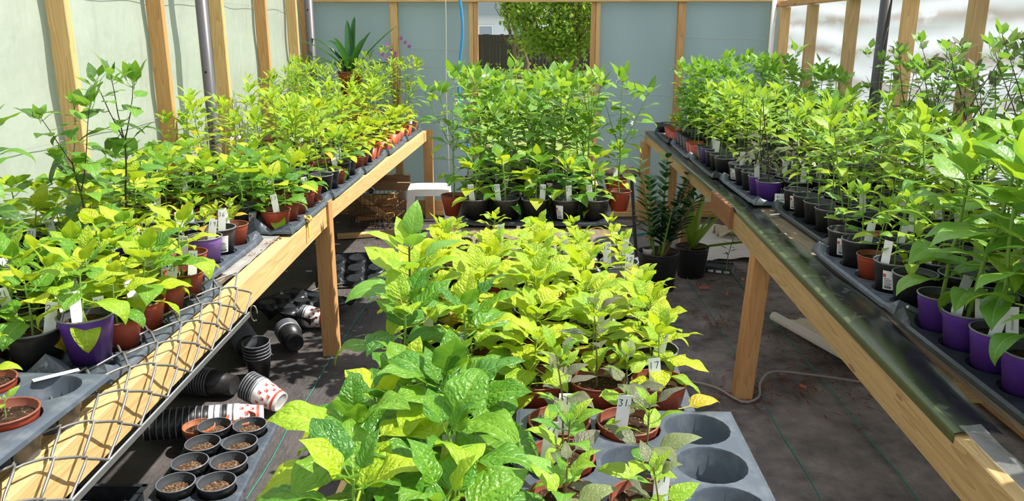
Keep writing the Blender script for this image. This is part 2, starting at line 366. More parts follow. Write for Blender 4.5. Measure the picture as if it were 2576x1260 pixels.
# left wall
wl_ = struct(thing('wall_left', 'pale film wall with pine studs behind the wire-mesh bench', None, (XL, 0, 0)))
del wl_['label']
ZT = 2.62
def stud(parent, x, y, w_, d_, mat, z0=0.04, z1=ZT): return board('stud', (x, y, z0), (x, y, z1), w_, d_, mat, parent, up=(0, 1, 0))
film_sheet('film', lambda u, v: (-0.008 + 0.010 * math.sin(u * 61) * math.sin(v * 4 + u * 23) + 0.004 * math.sin(v * 33 + u * 9), -0.5 + u * (YB + 0.5), v * ZT), 90, 26, 'film_pale', wl_)
for i, y in enumerate((2.62, 3.70, 4.66, 5.56, 6.46, 7.28, 7.70)):
    stud(wl_, 0.052, y, 0.045, 0.09, 'lumber' if i % 2 else 'lumber_orange')
board('top_plate', (0.05, -0.4, ZT), (0.05, YB, ZT), 0.09, 0.04, 'lumber', wl_, up=(1, 0, 0))
board('bottom_plate', (0.05, -0.4, 0.022), (0.05, YB - 0.02, 0.022), 0.09, 0.04, 'lumber', wl_, up=(1, 0, 0))
# fold lines welded into the film
for z in (1.28, 1.95):
    m = MB(); m.tube([(0.010, y, z + 0.012 * math.sin(y * 1.3)) for y in np.arange(-0.4, YB - 0.05, 0.25)], 0.0016, 4); m.build('film_seam', 'film_pale', wl_)

# back wall
wb = struct(thing('wall_back', None, None, (0, YB, 0)))
DX0, DX1 = -0.545, 0.515
def fs(x0, x1): film_sheet('film', lambda u, v: (x0 + u * (x1 - x0), 0.004 + 0.006 * math.sin(u * 9 + v * 5) * math.sin(v * 7), v * ZT), 16, 20, 'film_blue', wb)
fs(XL, -1.34); fs(-1.34, DX0 - 0.04); fs(DX1 + 0.04, 1.34); fs(1.34, XR)
for x, m_ in ((-2.13, 'lumber'), (-1.34, 'lumber'), (-0.615, 'lumber'), (-0.572, 'lumber_orange'), (0.528, 'lumber_orange'), (0.572, 'lumber'), (1.345, 'lumber_orange'), (2.19, 'lumber')):
    w_ = 0.07 if abs(abs(x) - 1.34) < 0.02 else 0.041
    board('stud', (x, -0.03, 0.04), (x, -0.03, 2.035), 0.06, w_, m_, wb, up=(0, 1, 0))
board('header', (XL + 0.02, -0.045, 2.08), (XR - 0.02, -0.045, 2.08), 0.09, 0.09, 'lumber', wb)
for a, b in ((XL + 0.05, DX0 - 0.05), (DX1 + 0.06, XR - 0.05)):
    board('bottom_plate', (a, -0.045, 0.03), (b, -0.045, 0.03), 0.09, 0.045, 'lumber', wb, up=(0, 1, 0))
    board('kick_board', (a, -0.045, 0.105), (b, -0.045, 0.105), 0.10, 0.03, 'lumber', wb)
for x0, x1, zs in ((XL + 0.1, -1.38, (1.02, 1.6)), (-1.30, -0.64, (1.24, 1.46, 1.62, 2.0)), (0.60, 1.30, (1.2,)), (1.38, 2.15, (1.72, 1.3))):
    for z in zs:
        m = MB(); m.tube([(x0 + (x1 - x0) * k / 6, -0.004, z + 0.006 * math.sin(k * 1.7) - 0.02 * k / 6) for k in range(7)], 0.0016, 4); m.build('film_seam', 'string_white', wb)
# right wall
wr = struct(thing('wall_right', None, None, (XR, 0, 0)))
film_sheet('film', lambda u, v: (0.010 + 0.012 * math.sin(v * 62 + 2.2 * math.sin(u * 11)) * (0.4 + 0.6 * math.sin(u * 17) ** 2) + 0.01 * math.sin(u * 40), -0.5 + u * (YB + 0.5), v * 2.02), 80, 60, 'film_bright', wr)
for i, y in enumerate((2.7, 3.5, 4.27, 5.03, 5.93, 6.78, 7.52)):
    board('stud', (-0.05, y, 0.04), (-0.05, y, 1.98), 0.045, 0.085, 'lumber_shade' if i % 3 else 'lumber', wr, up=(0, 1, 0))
board('top_plate', (-0.05, -0.4, 2.01), (-0.05, YB - 0.1, 2.01), 0.09, 0.05, 'lumber_orange', wr, up=(1, 0, 0))
board('bottom_plate', (-0.05, -0.4, 0.022), (-0.05, YB - 0.1, 0.022), 0.09, 0.04, 'lumber', wr, up=(1, 0, 0))

# pipes
def pipe(name, x, y, r, z1, mat, label, holes=True):
    t_ = thing(name, label, 'pipe', (x, y, 0)); m = MB(); m.lathe([(r, 0), (r, z1), (r * 0.85, z1), (r * 0.85, z1 - 0.1)], 16); m.build('tube', mat, t_)
    m = MB(); m.lathe([(r * 1.15, 0), (r * 1.15, 0.04), (r, 0.045)], 16); m.build('foot_collar', mat, t_)
    if holes:
        for z in (1.08, 1.52, 1.96):
            m = MB(); m.lathe([(0.008, 0), (0.008, 0.002)], 10, (0, 0, 0), Matrix.Rotation(PI / 2, 3, 'X'), capt=True); m.build('bolt_hole', 'ink', t_, loc=(0, -r + 0.0005, z), rot=(0, 0, 0))
    return t_
pipe('support_pipe', -2.06, 5.05, 0.036, 2.6, 'pipe_grey', 'dark grey round pipe standing midway along the pale film wall')
pipe('support_pipe', -2.08, 7.52, 0.042, 2.6, 'pipe_grey', 'dark grey round pipe in the corner by the strap-leaved plant')
pipe('support_pipe', 2.12, 5.12, 0.034, 2.6, 'dark_metal', 'near-black pipe standing against the bright streaked film wall', False)
pipe('drain_pipe', 2.155, 7.62, 0.022, 2.4, 'pvc_white', 'slim white plastic pipe in the corner beside the streaked wall', False)
# hanging string and blue hose
m = MB(); m.tube([(-0.83 + 0.006 * math.sin(z * 4), 7.5, z) for z in np.arange(0.25, 2.62, 0.1)], 0.004, 5)
tag(m.build('hanging_string', 'string_white'), 'thin pale string hanging beside the blue hose', 'string')
m = MB(); m.tube([(-0.70 + 0.028 * math.sin((2.1 - z) * 5.5) + 0.05 * max(0, 1.5 - z), 7.46, z) for z in np.arange(0.35, 2.62, 0.05)], 0.0125, 8)
tag(m.build('garden_hose', 'hose_blue'), 'bright blue hose hanging down in front of the back film', 'hose')

# ------------------------------------------------------------------ outside, seen through the doorway
fence = thing('privacy_fence', 'shaded board fence across the yard behind the doorway', 'fence', (0, 36, 0))
fm = chamfer_box_mesh('fence_board', 1.72, 0.1545, 0.02, 'fence_wood', 0.004)
rf = random.Random(5)
for k in range(110):
    o = obj('fence_board', fm, fence, (-9 + k * 0.156, rf.uniform(-0.012, 0.012), 0.86 + rf.uniform(-0.015, 0.015))); o.rotation_euler = (PI / 2, -PI / 2, 0)
for z in (0.35, 1.4): board('fence_rail', (-9, 0.05, z), (8.1, 0.05, z), 0.09, 0.04, 'fence_wood', fence)
house = thing('garden_house', 'white house with a grey gable roof beyond the fence', 'house', (-4.4, 58, 0))
m = MB(); m.box((0, 0, 1.5), (9, 6, 3.0)); m.build('wall', 'house_white', house)
m = MB(); m.add([(-4.9, -3.4, 2.95), (4.9, -3.4, 2.95), (4.9, 3.4, 2.95), (-4.9, 3.4, 2.95), (0, -3.4, 4.9), (0, 3.4, 4.9)], [(0, 1, 4), (2, 3, 5), (0, 4, 5, 3), (1, 2, 5, 4), (0, 3, 2, 1)]); m.build('roof', 'roof_grey', house)
m = MB(); m.tube([(-4.9, -3.45, 2.98), (0, -3.45, 4.93), (4.9, -3.45, 2.98)], 0.10, 4); m.build('fascia', 'pvc_white', house)
for x in (-2.2, 1.0, 3.0):
    w_ = MB().box((x, -3.02, 1.7), (1.0, 0.08, 1.2)).build('window', 'pvc_white', house); MB().box((x, -3.07, 1.7), (0.85, 0.02, 1.05)).build('pane', 'roof_grey', w_)

def np_mesh(name, V, F, UV, LV, mats, MI=None):
    me = bpy.data.meshes.new(name); V = np.asarray(V, np.float32); F = np.asarray(F, np.int32); n = len(F)
    me.vertices.add(len(V)); me.vertices.foreach_set('co', V.ravel())
    me.loops.add(n * 4); me.loops.foreach_set('vertex_index', F.ravel())
    me.polygons.add(n); me.polygons.foreach_set('loop_start', np.arange(0, n * 4, 4, dtype=np.int32))
    me.polygons.foreach_set('use_smooth', np.ones(n, bool))
    for x in mats: me.materials.append(M[x])
    if MI is not None: me.polygons.foreach_set('material_index', np.asarray(MI, np.int32))
    me.update(calc_edges=True)
    uvl = me.uv_layers.new(name='UVMap'); uvl.data.foreach_set('uv', np.asarray(UV, np.float32)[F.ravel()].ravel())
    a = me.attributes.new('lv', 'FLOAT', 'POINT'); a.data.foreach_set('value', np.asarray(LV, np.float32))
    me.validate(); return me

def tree(name, label, loc, h, rx, rz_, zc, n, ls, seed):
    r_ = np.random.RandomState(seed); t_ = thing(name, label, 'tree', loc)
    m = MB(); R2 = random.Random(seed); tips = []
    for k in range(4):
        a = R2.uniform(0, 2 * PI); p = [(0.25 * math.cos(a) * 0.6, 0.25 * math.sin(a) * 0.6, 0)]
        for j in range(1, 7):
            q = j / 6; p.append((p[0][0] + math.cos(a) * rx * 0.75 * q ** 1.3 + R2.uniform(-.12, .12), p[0][1] + math.sin(a) * rx * 0.6 * q ** 1.3, h * 0.75 * q))
        m.tube(p, [0.11 * (1 - j / 7.5) for j in range(7)], 7); tips += p[3:]
        for j in (2, 3, 4, 5):
            b = a + R2.uniform(-1.6, 1.6); q0 = Vector(p[j]); pts = [q0 + Vector((math.cos(b) * s * rx * .6, math.sin(b) * s * rx * .5, s * 0.5 + .1 * math.sin(s * 7))) for s in (0, .3, .6, 1)]
            m.tube(pts, [0.045, 0.03, 0.02, 0.01], 5)
    m.build('trunk', 'tree_bark', t_)
    # clustered crown
    nc = 60; C = r_.normal(size=(nc, 3)); C /= np.linalg.norm(C, axis=1)[:, None]; C *= r_.uniform(0.35, 1, (nc, 1)) ** 0.6
    C *= np.array([rx, rx * 0.8, rz_]); C[:, 2] += zc
    idx = r_.randint(0, nc, n); P = C[idx] + r_.normal(size=(n, 3)) * np.array([rx, rx, rz_]) * 0.14
    d1 = r_.normal(size=(n, 3)); d1 /= np.linalg.norm(d1, axis=1)[:, None]; d2 = np.cross(d1, r_.normal(size=(n, 3))); d2 /= np.linalg.norm(d2, axis=1)[:, None]
    s = ls * r_.uniform(.6, 1.3, (n, 1)); V = np.stack([P, P + d1 * s * .5 + d2 * s * .28, P + d1 * s, P + d1 * s * .5 - d2 * s * .28], 1).reshape(-1, 3)
    F = np.arange(n * 4).reshape(-1, 4); UV = np.tile(np.array([[.5, 0], [1, .5], [.5, 1], [0, .5]]), (n, 1)); LV = np.repeat(r_.uniform(0, 1, n), 4)
    tag(obj('foliage', np_mesh('crown_leaves', V, F, UV, LV, ['leaf_tree']), t_), kind='stuff'); return t_
tree('garden_tree', 'broad sunlit shrub tree in front of the fence, seen through the doorway', (1.05, 27, 0), 4.0, 1.9, 1.65, 2.5, 9500, 0.17, 3)
tree('garden_tree', 'smaller leafy tree overhanging the fence beside the white house', (-0.5, 33, 0), 4.5, 1.0, 1.3, 3.3, 2600, 0.22, 8)
tree('garden_tree', 'tall pale green tree behind the house roof', (-6.5, 78, 0), 11, 5.5, 5.0, 7.0, 5000, 0.5, 9)
tree('garden_tree', 'tall dark tree rising behind the fence past the shrub', (4.0, 44, 0), 9, 5.0, 4.2, 5.2, 9000, 0.36, 12)
r_ = np.random.RandomState(4)
for k, (x, y, s, lab) in enumerate(((-2.2, 34.6, 0.35, 'low ivy clump at the foot of the fence below the house'), (0.3, 33.5, 0.5, 'low leafy clump under the shrub tree by the fence'), (2.6, 33, 0.5, 'dark low clump beside the shrub tree trunk'))):
    n = 500; P = r_.normal(size=(n, 3)) * np.array([s * 1.6, s, s * .4]); P[:, 2] = np.abs(P[:, 2]) + .02
    d1 = r_.normal(size=(n, 3)); d1 /= np.linalg.norm(d1, axis=1)[:, None]; d2 = np.cross(d1, r_.normal(size=(n, 3))); d2 /= np.linalg.norm(d2, axis=1)[:, None]
    V = np.stack([P, P + d1 * .08 + d2 * .05, P + d1 * .16, P + d1 * .08 - d2 * .05], 1).reshape(-1, 3)
    tag(obj('ground_shrub', np_mesh('clump', V, np.arange(n * 4).reshape(-1, 4), np.tile(np.array([[.5, 0], [1, .5], [.5, 1], [0, .5]]), (n, 1)), np.repeat(r_.uniform(0, 1, n), 4), ['leaf_tree']), None, (x, y, 0)), lab, 'shrub')
for k, (x, y, L) in enumerate(((-0.6, 24, 1.3), (0.5, 31, 2.4), (1.6, 30, 2.0))):
    pass

# ------------------------------------------------------------------ benches
BT, CT = 0.86, 0.825     # top of side benches, of the middle bench
def bench(name, label, x_front, x_back, y0, y1, top): return thing(name, label, 'bench', ((x_front + x_back) / 2, y0, 0))
lb = thing('potting_bench', 'long pine potting bench with wire mesh draped over its front board', 'bench', (0, 0, 0))
def planks(parent, xa, xb, y0, y1, top, n, mat='bench_plank', gap=0.02):
    w_ = (abs(xb - xa) - gap * (n - 1)) / n; x0 = min(xa, xb)
    for k in range(n):
        x = x0 + w_ / 2 + k * (w_ + gap); board('plank', (x, y0, top - 0.011), (x, y1, top - 0.011), w_, 0.02, mat, parent, up=(1, 0, 0))
planks(lb, -1.175, -2.1, 0.6, 7.66, BT, 6)
board('front_board', (-1.040, 0.5, 0.807), (-1.145, 4.12, 0.807), 0.114, 0.058, 'lumber', lb)
board('front_board', (-1.135, 4.13, 0.815), (-1.055, 7.66, 0.815), 0.098, 0.038, 'lumber', lb)
board('back_rail', (-2.10, 0.5, 0.79), (-2.10, 7.66, 0.79), 0.09, 0.036, 'lumber', lb)
for y in (0.9, 2.1, 3.2, 4.25, 5.4, 6.5, 7.6): board('cross_rail', (-1.17 if y > 1 else -1.1, y, 0.795), (-2.08, y, 0.795), 0.085, 0.036, 'lumber', lb)
for x, y, h in ((-1.145, 4.165, 0.885), (-1.035, 7.62, 0.86), (-2.05, 4.2, 0.84), (-2.05, 7.55, 0.84), (-2.05, 0.9, 0.84), (-1.06, 0.8, 0.76)):
    board('leg', (x, y, 0), (x, y, h), 0.086, 0.07 if y != 4.165 else 0.078, 'lumber_orange', lb, up=(1, 0, 0))
rb = thing('potting_bench', 'long pine potting bench with black plastic along its edge, by the streaked wall', 'bench', (0, 0, 0))
planks(rb, 1.15, 2.18, 0.6, 7.66, BT, 6)
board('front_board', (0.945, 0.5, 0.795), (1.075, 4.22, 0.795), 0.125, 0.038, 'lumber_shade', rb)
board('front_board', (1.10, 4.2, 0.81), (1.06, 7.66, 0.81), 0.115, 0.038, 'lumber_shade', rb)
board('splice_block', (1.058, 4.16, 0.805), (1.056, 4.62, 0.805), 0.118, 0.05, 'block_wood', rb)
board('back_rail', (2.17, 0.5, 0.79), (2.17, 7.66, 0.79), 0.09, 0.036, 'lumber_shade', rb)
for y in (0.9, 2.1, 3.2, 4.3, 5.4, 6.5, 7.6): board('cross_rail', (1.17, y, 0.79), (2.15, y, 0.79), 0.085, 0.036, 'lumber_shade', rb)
for x, y, h in ((1.045, 7.60, 0.76), (2.1, 3.7, 0.84), (2.1, 7.5, 0.84), (2.1, 0.9, 0.84), (1.02, 0.7, 0.74), (1.16, 6.0, 0.76)):
    board('leg', (x, y, 0), (x, y, h), 0.086, 0.086, 'lumber_orange', rb, up=(1, 0, 0))
board('leg', (1.035, 3.67, 0), (1.083, 3.70, 0.735), 0.086, 0.086, 'lumber_orange', rb, up=(1, 0, 0))
cb = thing('potting_bench', 'narrower middle potting bench packed with lime pepper plants', 'bench', (0, 0, 0))
planks(cb, -0.38, 0.365, 0.55, 5.5, CT, 5)
for x in (-0.40, 0.385):
    board('side_board', (x, 0.5, CT - 0.055), (x, 5.52, CT - 0.055), 0.09, 0.036, 'lumber', cb)
for x in (-0.35, 0.335):
    for y in (0.8, 3.1, 5.4): board('leg', (x, y, 0), (x, y, CT - 0.03), 0.06, 0.06, 'lumber_orange', cb, up=(1, 0, 0))
for y in (0.9, 3.2, 5.4): board('cross_rail', (-0.40, y, CT - 0.07), (0.365, y, CT - 0.07), 0.08, 0.036, 'lumber', cb)

# black plastic along the edge of the streaked-wall bench
m = MB()
def bp(u, v):
    y = 1.68 + v * 5.85; xf = 0.945 + (min(y, 4.2) - 0.5) * 0.035 - max(0, y - 4.2) * 0.006
    a = [(-0.021, -0.02), (-0.0215, 0.006), (-0.005, 0.0105), (0.04, 0.012), (0.075 + 0.01 * math.sin(y * 4), 0.004 + 0.004 * math.sin(y * 9)), (0.11 + 0.02 * math.sin(y * 3), 0.004 + 0.006 * math.sin(y * 5 + 1) ** 2)]
    k = u * 5; i = min(int(k), 4); q = k - i
    return (xf + a[i][0] * (1 - q) + a[i + 1][0] * q, y, 0.8595 + a[i][1] * (1 - q) + a[i + 1][1] * q)
m.grid(bp, 10, 90); ps = tag(m.build('plastic_strip', ['plastic_black_sheet', 'algae_green']), 'glossy black plastic strip, green with algae, over the streaked-wall bench edge', 'plastic sheet')
for p in ps.data.polygons:
    if p.center.x < 0.945 + (min(p.center.y, 4.2) - 0.5) * 0.035 - 0.004 and p.center.y < 4.0: p.material_index = 1
m = MB(); m.grid(lambda u, v: (0.972 + v * 0.012 + u * 0.05, 1.42 + v * 0.28, 0.8775 + 0.002 * math.sin(u * 5 + v * 9) - 0.02 * max(0, 0.2 - u)), 6, 14)
tag(m.build('clear_sleeve', 'clear_sleeve'), 'clear plastic sleeve on the edge of the streaked-wall bench', 'plastic sheet')
m = MB(); m.grid(lambda u, v: (1.10 + u * 0.045, 4.02 + v * 0.02, 0.8785), 1, 1); m.mesh('x', 'tag_white')
m = MB(); m.box((1.20, 3.93, 0.877), (0.06, 0.018, 0.0012), Matrix.Rotation(0.5, 3, 'Z')); tag(m.build('loose_label', 'tag_white'), 'white plant label lying loose on the black plastic strip', 'label')
# clear plastic sheet folded over the front board, held by a yellow tie
m = MB()
m.grid(lambda u, v: ((-1.055 - 0.031 * (v * 1.25 + 2.85 - 0.5)) - 0.006 - 0.15 * u + 0.004 * math.sin(v * 40 + u * 6) * u, 2.85 + v * 1.25, 0.8665 + 0.004 * math.sin(v * 23 + 4 * u) ** 2 + 0.008 * u * math.sin(u * 3.1) ** 2), 8, 40)
tag(m.build('clear_sheet', 'clear_sheet'), 'clear crinkled plastic sheet on the bench edge beyond the wire mesh', 'plastic sheet')
m = MB(); m.tube([(-1.105 + 0.02 * math.cos(a * 2.1), 3.72 + 0.03 * math.sin(a * 1.7), 0.882 + 0.012 * math.sin(a * 3)) for a in np.arange(0, 5, 0.25)] + [(-1.09, 3.70, 0.85), (-1.088, 3.69, 0.80)], 0.006, 6)
tag(m.build('string_tie', 'yellow_tie'), 'knotted yellow string tied on the clear plastic sheet', 'string')
# water-stained ledge board beside the plastic: grime on the bench is part of the planks

# ------------------------------------------------------------------ chain-link panel over the front board
cl = thing('chain_link_panel', 'strip of chain-link mesh draped over the bench board with a steel bar', 'wire mesh', (0, 0, 0))
def drape(s, y):
    """s = 0 on the bench, 1 at the hanging bar"""
    xf = -1.045 - 0.030 * (y - 0.9) ; a = s * 2.0
    if a < 1.0: return Vector((xf - 0.155 + 0.175 * a, y, 0.884 + 0.030 * math.sin(a * PI * 0.62)))
    b = a - 1.0; return Vector((xf + 0.02 + 0.052 * math.sin(b * PI / 2), y, 0.912 - 0.13 * b ** 1.4))
nrm = lambda s, y: (drape(min(s + 0.02, 1), y) - drape(max(s - 0.02, 0), y)).cross(Vector((0, 1, 0))).normalized()
JN = 6; YC = np.arange(1.02, 2.72, 0.083)
for k, yk in enumerate(YC):
    pts = []
    for j in range(JN + 1):
        for q in ((0,) if j == JN else (0, 0.25, 0.5, 0.75)):
            s = (j + q) / JN; sg = (1 if (j + k) % 2 else -1); e = sg * (1 - 2 * q) * 0.0445
            off = 0.0035 * math.cos(PI * (j + q)) * (1 if k % 2 else -1)
            pts.append(drape(min(max(s, 0), 1), yk + e) + nrm(s, yk) * off)
    m = MB(); m.tube(pts, 0.0035, 6); m.build('wire', 'wire_grey', cl)
bm_ = MB(); a, b = drape(1, 1.0) + Vector((0.004, 0, -0.002)), drape(1, 2.66) + Vector((0.004, 0, -0.002))
board('tension_bar', a, b, 0.022, 0.006, 'galvanised', cl, up=(0, 0, 1))
m = MB(); e = drape(1, 2.70); m.tube([e + Vector((0.0 + 0.012 * math.cos(t_), 0.02, -0.02 + 0.03 * math.sin(t_))) for t_ in np.arange(0, 5.6, 0.35)], 0.003, 6); m.build('end_hook', 'wire_grey', cl)

# ------------------------------------------------------------------ leaves
def leaf_np(W, curl, fold, blister, nu, nv, pet=0.35, tip=1.0, base=0.55, seed=0, th0=0.0, wave=0.0):
    """blade of length 1 along +y after a stalk of length pet; returns V, F(quads), UV"""
    rs = random.Random(seed); V = []; UV = []; F = []
    # centre line
    cy, cz, th = pet, 0.0, th0; line = []
    for j in range(nv + 1):
        v = j / nv; line.append((cy, cz, th)); cy += math.cos(th) / nv; cz += math.sin(th) / nv; th -= curl / nv * (0.4 + 1.2 * v)
    mx = max((v ** base) * ((1 - v) ** tip) for v in (k / 50 for k in range(51)))
    p1, p2 = rs.uniform(0, 6), rs.uniform(0, 6)
    for j in range(nv + 1):
        v = j / nv; y, z, th = line[j]
        w = W * max((v ** base) * ((1 - v) ** tip) / mx, 0.012)
        for i in range(nu + 1):
            u = -1 + 2 * i / nu; x = u * w
            hgt = fold * abs(x) - 0.55 * abs(u) ** 2.4 * w * 0.35
            hgt += blister * abs(math.sin(PI * (v * 6.0 - abs(u) * 1.5))) * (abs(u) ** 0.5) * (1 - 0.7 * abs(u)) * w
            hgt += wave * w * u * u * math.sin(v * 11 + (p1 if u > 0 else p2))
            V.append((x, y - math.sin(th) * hgt, z + math.cos(th) * hgt)); UV.append((0.5 + 0.5 * u, v))
    for j in range(nv):
        for i in range(nu): a = j * (nu + 1) + i; F.append((a, a + 1, a + nu + 2, a + nu + 1))
    if pet > 0:
        r = 0.017; o = len(V); ns = 2
        for j in range(ns + 1):
            q = j / ns; y = pet * q; z = -0.05 * math.sin(q * PI) * pet
            for k in range(3):
                a = 2 * PI * k / 3; V.append((r * math.cos(a), y, z + r * math.sin(a))); UV.append((0.5, 0.02))
        for j in range(ns):
            for k in range(3): F.append((o + j * 3 + k, o + j * 3 + (k + 1) % 3, o + (j + 1) * 3 + (k + 1) % 3, o + (j + 1) * 3 + k))
    return np.array(V), np.array(F), np.array(UV)

SHAPES = {  # W half width, fold, blister, stalk, tip, base
    'blister': dict(W=0.335, fold=0.28, blister=0.07, pet=0.36, tip=1.05, base=0.50, wave=0.16),
    'broad': dict(W=0.345, fold=0.25, blister=0.05, pet=0.36, tip=1.02, base=0.46, wave=0.12),
    'smooth': dict(W=0.275, fold=0.28, blister=0.02, pet=0.32, tip=1.12, base=0.52, wave=0.08),
    'lance': dict(W=0.20, fold=0.38, blister=0.03, pet=0.25, tip=1.0, base=0.60, wave=0.06),
    'narrow': dict(W=0.15, fold=0.30, blister=0.02, pet=0.28, tip=1.0, base=0.62, wave=0.05),
    'wax': dict(W=0.27, fold=0.45, blister=0.0, pet=0.05, tip=0.75, base=0.6, wave=0.0),
}
CURLS = (0.35, 0.9, 1.5, 2.1)
_leaf_np, _leaf_me = {}, {}
def leaf_data(shape, ci, res):
    k = (shape, ci, res)
    if k not in _leaf_np:
        nu, nv = {'lo': (2, 4), 'hi': (6, 10), 'xhi': (12, 20)}[res]; s = SHAPES[shape]
        _leaf_np[k] = leaf_np(s['W'], CURLS[ci], s['fold'], s['blister'], nu, nv, s['pet'], s['tip'], s['base'], ci * 7 + len(shape), 0.15 + 0.1 * ci, s['wave'])
    return _leaf_np[k]
def leaf_mesh(shape, ci, res, mat):
    k = (shape, ci, res, mat)
    if k not in _leaf_me:
        V, F, UV = leaf_data(shape, ci, res); _leaf_me[k] = np_mesh('leaf_' + shape, V, F, UV, np.zeros(len(V)), [mat])
    return _leaf_me[k]

# ------------------------------------------------------------------ plant architypes
# leaf entry: (mat, shape, curl index, position, elevation, azimuth, roll, size)
KINDS = {
    # h: height over the soil, n: leaves on the stem, L: blade length, bare: share of stem without leaves
    'lime':   dict(h=(.13, .19), n=(11, 14), L=(.090, .125), shape='blister', mats=('leaf_lime',), low='leaf_yellow', lowp=.12, stem='stem_green', r=.0032, bare=.18, top=5, el=(-.55, .5)),
    'lime21': dict(h=(.15, .20), n=(9, 12), L=(.095, .135), shape='broad', mats=('leaf_lime', 'leaf_lime', 'leaf_green'), low='leaf_yellow', lowp=.14, stem='stem_green', r=.0038, bare=.2, top=4, el=(-.55, .45)),
    'dark':   dict(h=(.17, .23), n=(12, 15), L=(.115, .155), shape='blister', mats=('leaf_green', 'leaf_deep', 'leaf_green', 'leaf_green', 'leaf_lime'), low='leaf_yellow', lowp=.10, stem='stem_green', r=.0045, bare=.15, top=5, el=(-.55, .45)),
    'broad':  dict(h=(.17, .23), n=(11, 14), L=(.095, .13), shape='broad', mats=('leaf_green', 'leaf_deep', 'leaf_green', 'leaf_lime'), low='leaf_lime', lowp=.2, stem='stem_green', r=.0038, bare=.15, top=5, el=(-.55, .45)),
    'seed':   dict(h=(.08, .13), n=(6, 8), L=(.05, .075), shape='smooth', mats=('leaf_lime',), low='leaf_yellow', lowp=.1, stem='stem_green', r=.0022, bare=.35, top=3, el=(.1, .6)),
    'tiny':   dict(h=(.05, .07), n=(4, 4), L=(.030, .042), shape='smooth', mats=('leaf_lime_smooth',), low=None, lowp=0, stem='stem_green', r=.0016, bare=.6, top=2, el=(.0, .5)),
    'small':  dict(h=(.17, .26), n=(12, 16), L=(.045, .075), shape='smooth', mats=('leaf_lime_smooth', 'leaf_smooth', 'leaf_lime_smooth', 'leaf_purple'), low='leaf_smooth', lowp=.1, stem='stem_brown', r=.0024, bare=.12, top=5, el=(-.1, .6)),
    'smallg': dict(h=(.18, .28), n=(11, 14), L=(.05, .085), shape='smooth', mats=('leaf_lime_smooth', 'leaf_smooth'), low='leaf_lime', lowp=.15, stem='stem_green', r=.0028, bare=.2, top=5, el=(-.2, .5)),
    'lone':   dict(h=(.30, .32), n=(10, 11), L=(.12, .16), shape='smooth', mats=('leaf_smooth', 'leaf_lime_smooth'), low=None, lowp=0, stem='stem_dark', r=.0045, bare=.45, top=4, el=(.0, .5)),
    'tall':   dict(h=(.30, .42), n=(13, 17), L=(.085, .125), shape='lance', mats=('leaf_lime_smooth', 'leaf_lime', 'leaf_lime_smooth'), low='leaf_yellow', lowp=.12, stem='stem_green', r=.0032, bare=.30, top=7, el=(-.1, .55), flowers=2),
    'tallr':  dict(h=(.34, .48), n=(14, 18), L=(.09, .13), shape='lance', mats=('leaf_lime_smooth', 'leaf_lime_smooth', 'leaf_smooth'), low='leaf_lime', lowp=.2, stem='stem_green', r=.0034, bare=.25, top=7, el=(-.2, .5), flowers=1),
    'purple': dict(h=(.36, .46), n=(15, 18), L=(.08, .115), shape='lance', mats=('leaf_lime_smooth', 'leaf_smooth', 'leaf_lime_smooth'), low='leaf_purple', lowp=.9, stem='stem_dark', r=.0034, bare=.22, top=7, el=(-.3, .5)),
    'bigr':   dict(h=(.40, .52), n=(13, 16), L=(.13, .19), shape='smooth', mats=('leaf_smooth', 'leaf_smooth', 'leaf_lime_smooth'), low='leaf_smooth', lowp=.1, stem='stem_green', r=.0065, bare=.18, top=6, el=(-.2, .5)),
    'flower': dict(h=(.45, .62), n=(10, 13), L=(.08, .125), shape='smooth', mats=('leaf_smooth', 'leaf_green', 'leaf_smooth', 'leaf_lime_smooth'), low='leaf_green', lowp=.1, stem='stem_green', r=.0045, bare=.25, top=5, el=(-.5, .5), fork=4, flowers=5),
    'thin':   dict(h=(.45, .62), n=(20, 26), L=(.075, .11), shape='narrow', mats=('leaf_lime_smooth', 'leaf_smooth', 'leaf_lime'), low='leaf_lime', lowp=.2, stem='stem_brown', r=.0036, bare=.2, top=7, el=(-.6, .5), fork=4, flowers=6),
    'greenr': dict(h=(.48, .60), n=(14, 18), L=(.10, .14), shape='smooth', mats=('leaf_smooth', 'leaf_green', 'leaf_smooth'), low='leaf_smooth', lowp=.1, stem='stem_dark', r=.0042, bare=.40, top=7, el=(-.5, .4), fork=2),
    'darkst': dict(h=(.58, .72), n=(12, 15), L=(.075, .11), shape='smooth', mats=('leaf_smooth', 'leaf_smooth', 'leaf_purple'), low='leaf_purple', lowp=.4, stem='stem_dark', r=.0044, bare=.25, top=6, el=(-.5, .4), fork=3),
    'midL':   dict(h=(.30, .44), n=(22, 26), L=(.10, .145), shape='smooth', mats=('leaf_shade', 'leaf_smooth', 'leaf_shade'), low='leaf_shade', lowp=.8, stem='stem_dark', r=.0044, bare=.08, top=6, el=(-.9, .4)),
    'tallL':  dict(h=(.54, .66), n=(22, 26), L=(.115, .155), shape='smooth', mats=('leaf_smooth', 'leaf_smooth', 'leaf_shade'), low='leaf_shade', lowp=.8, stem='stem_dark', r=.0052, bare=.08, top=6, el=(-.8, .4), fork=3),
}
NEARRES = {'dark': 'xhi', 'bigr': 'xhi', 'lime': 'hi', 'lime21': 'xhi'}
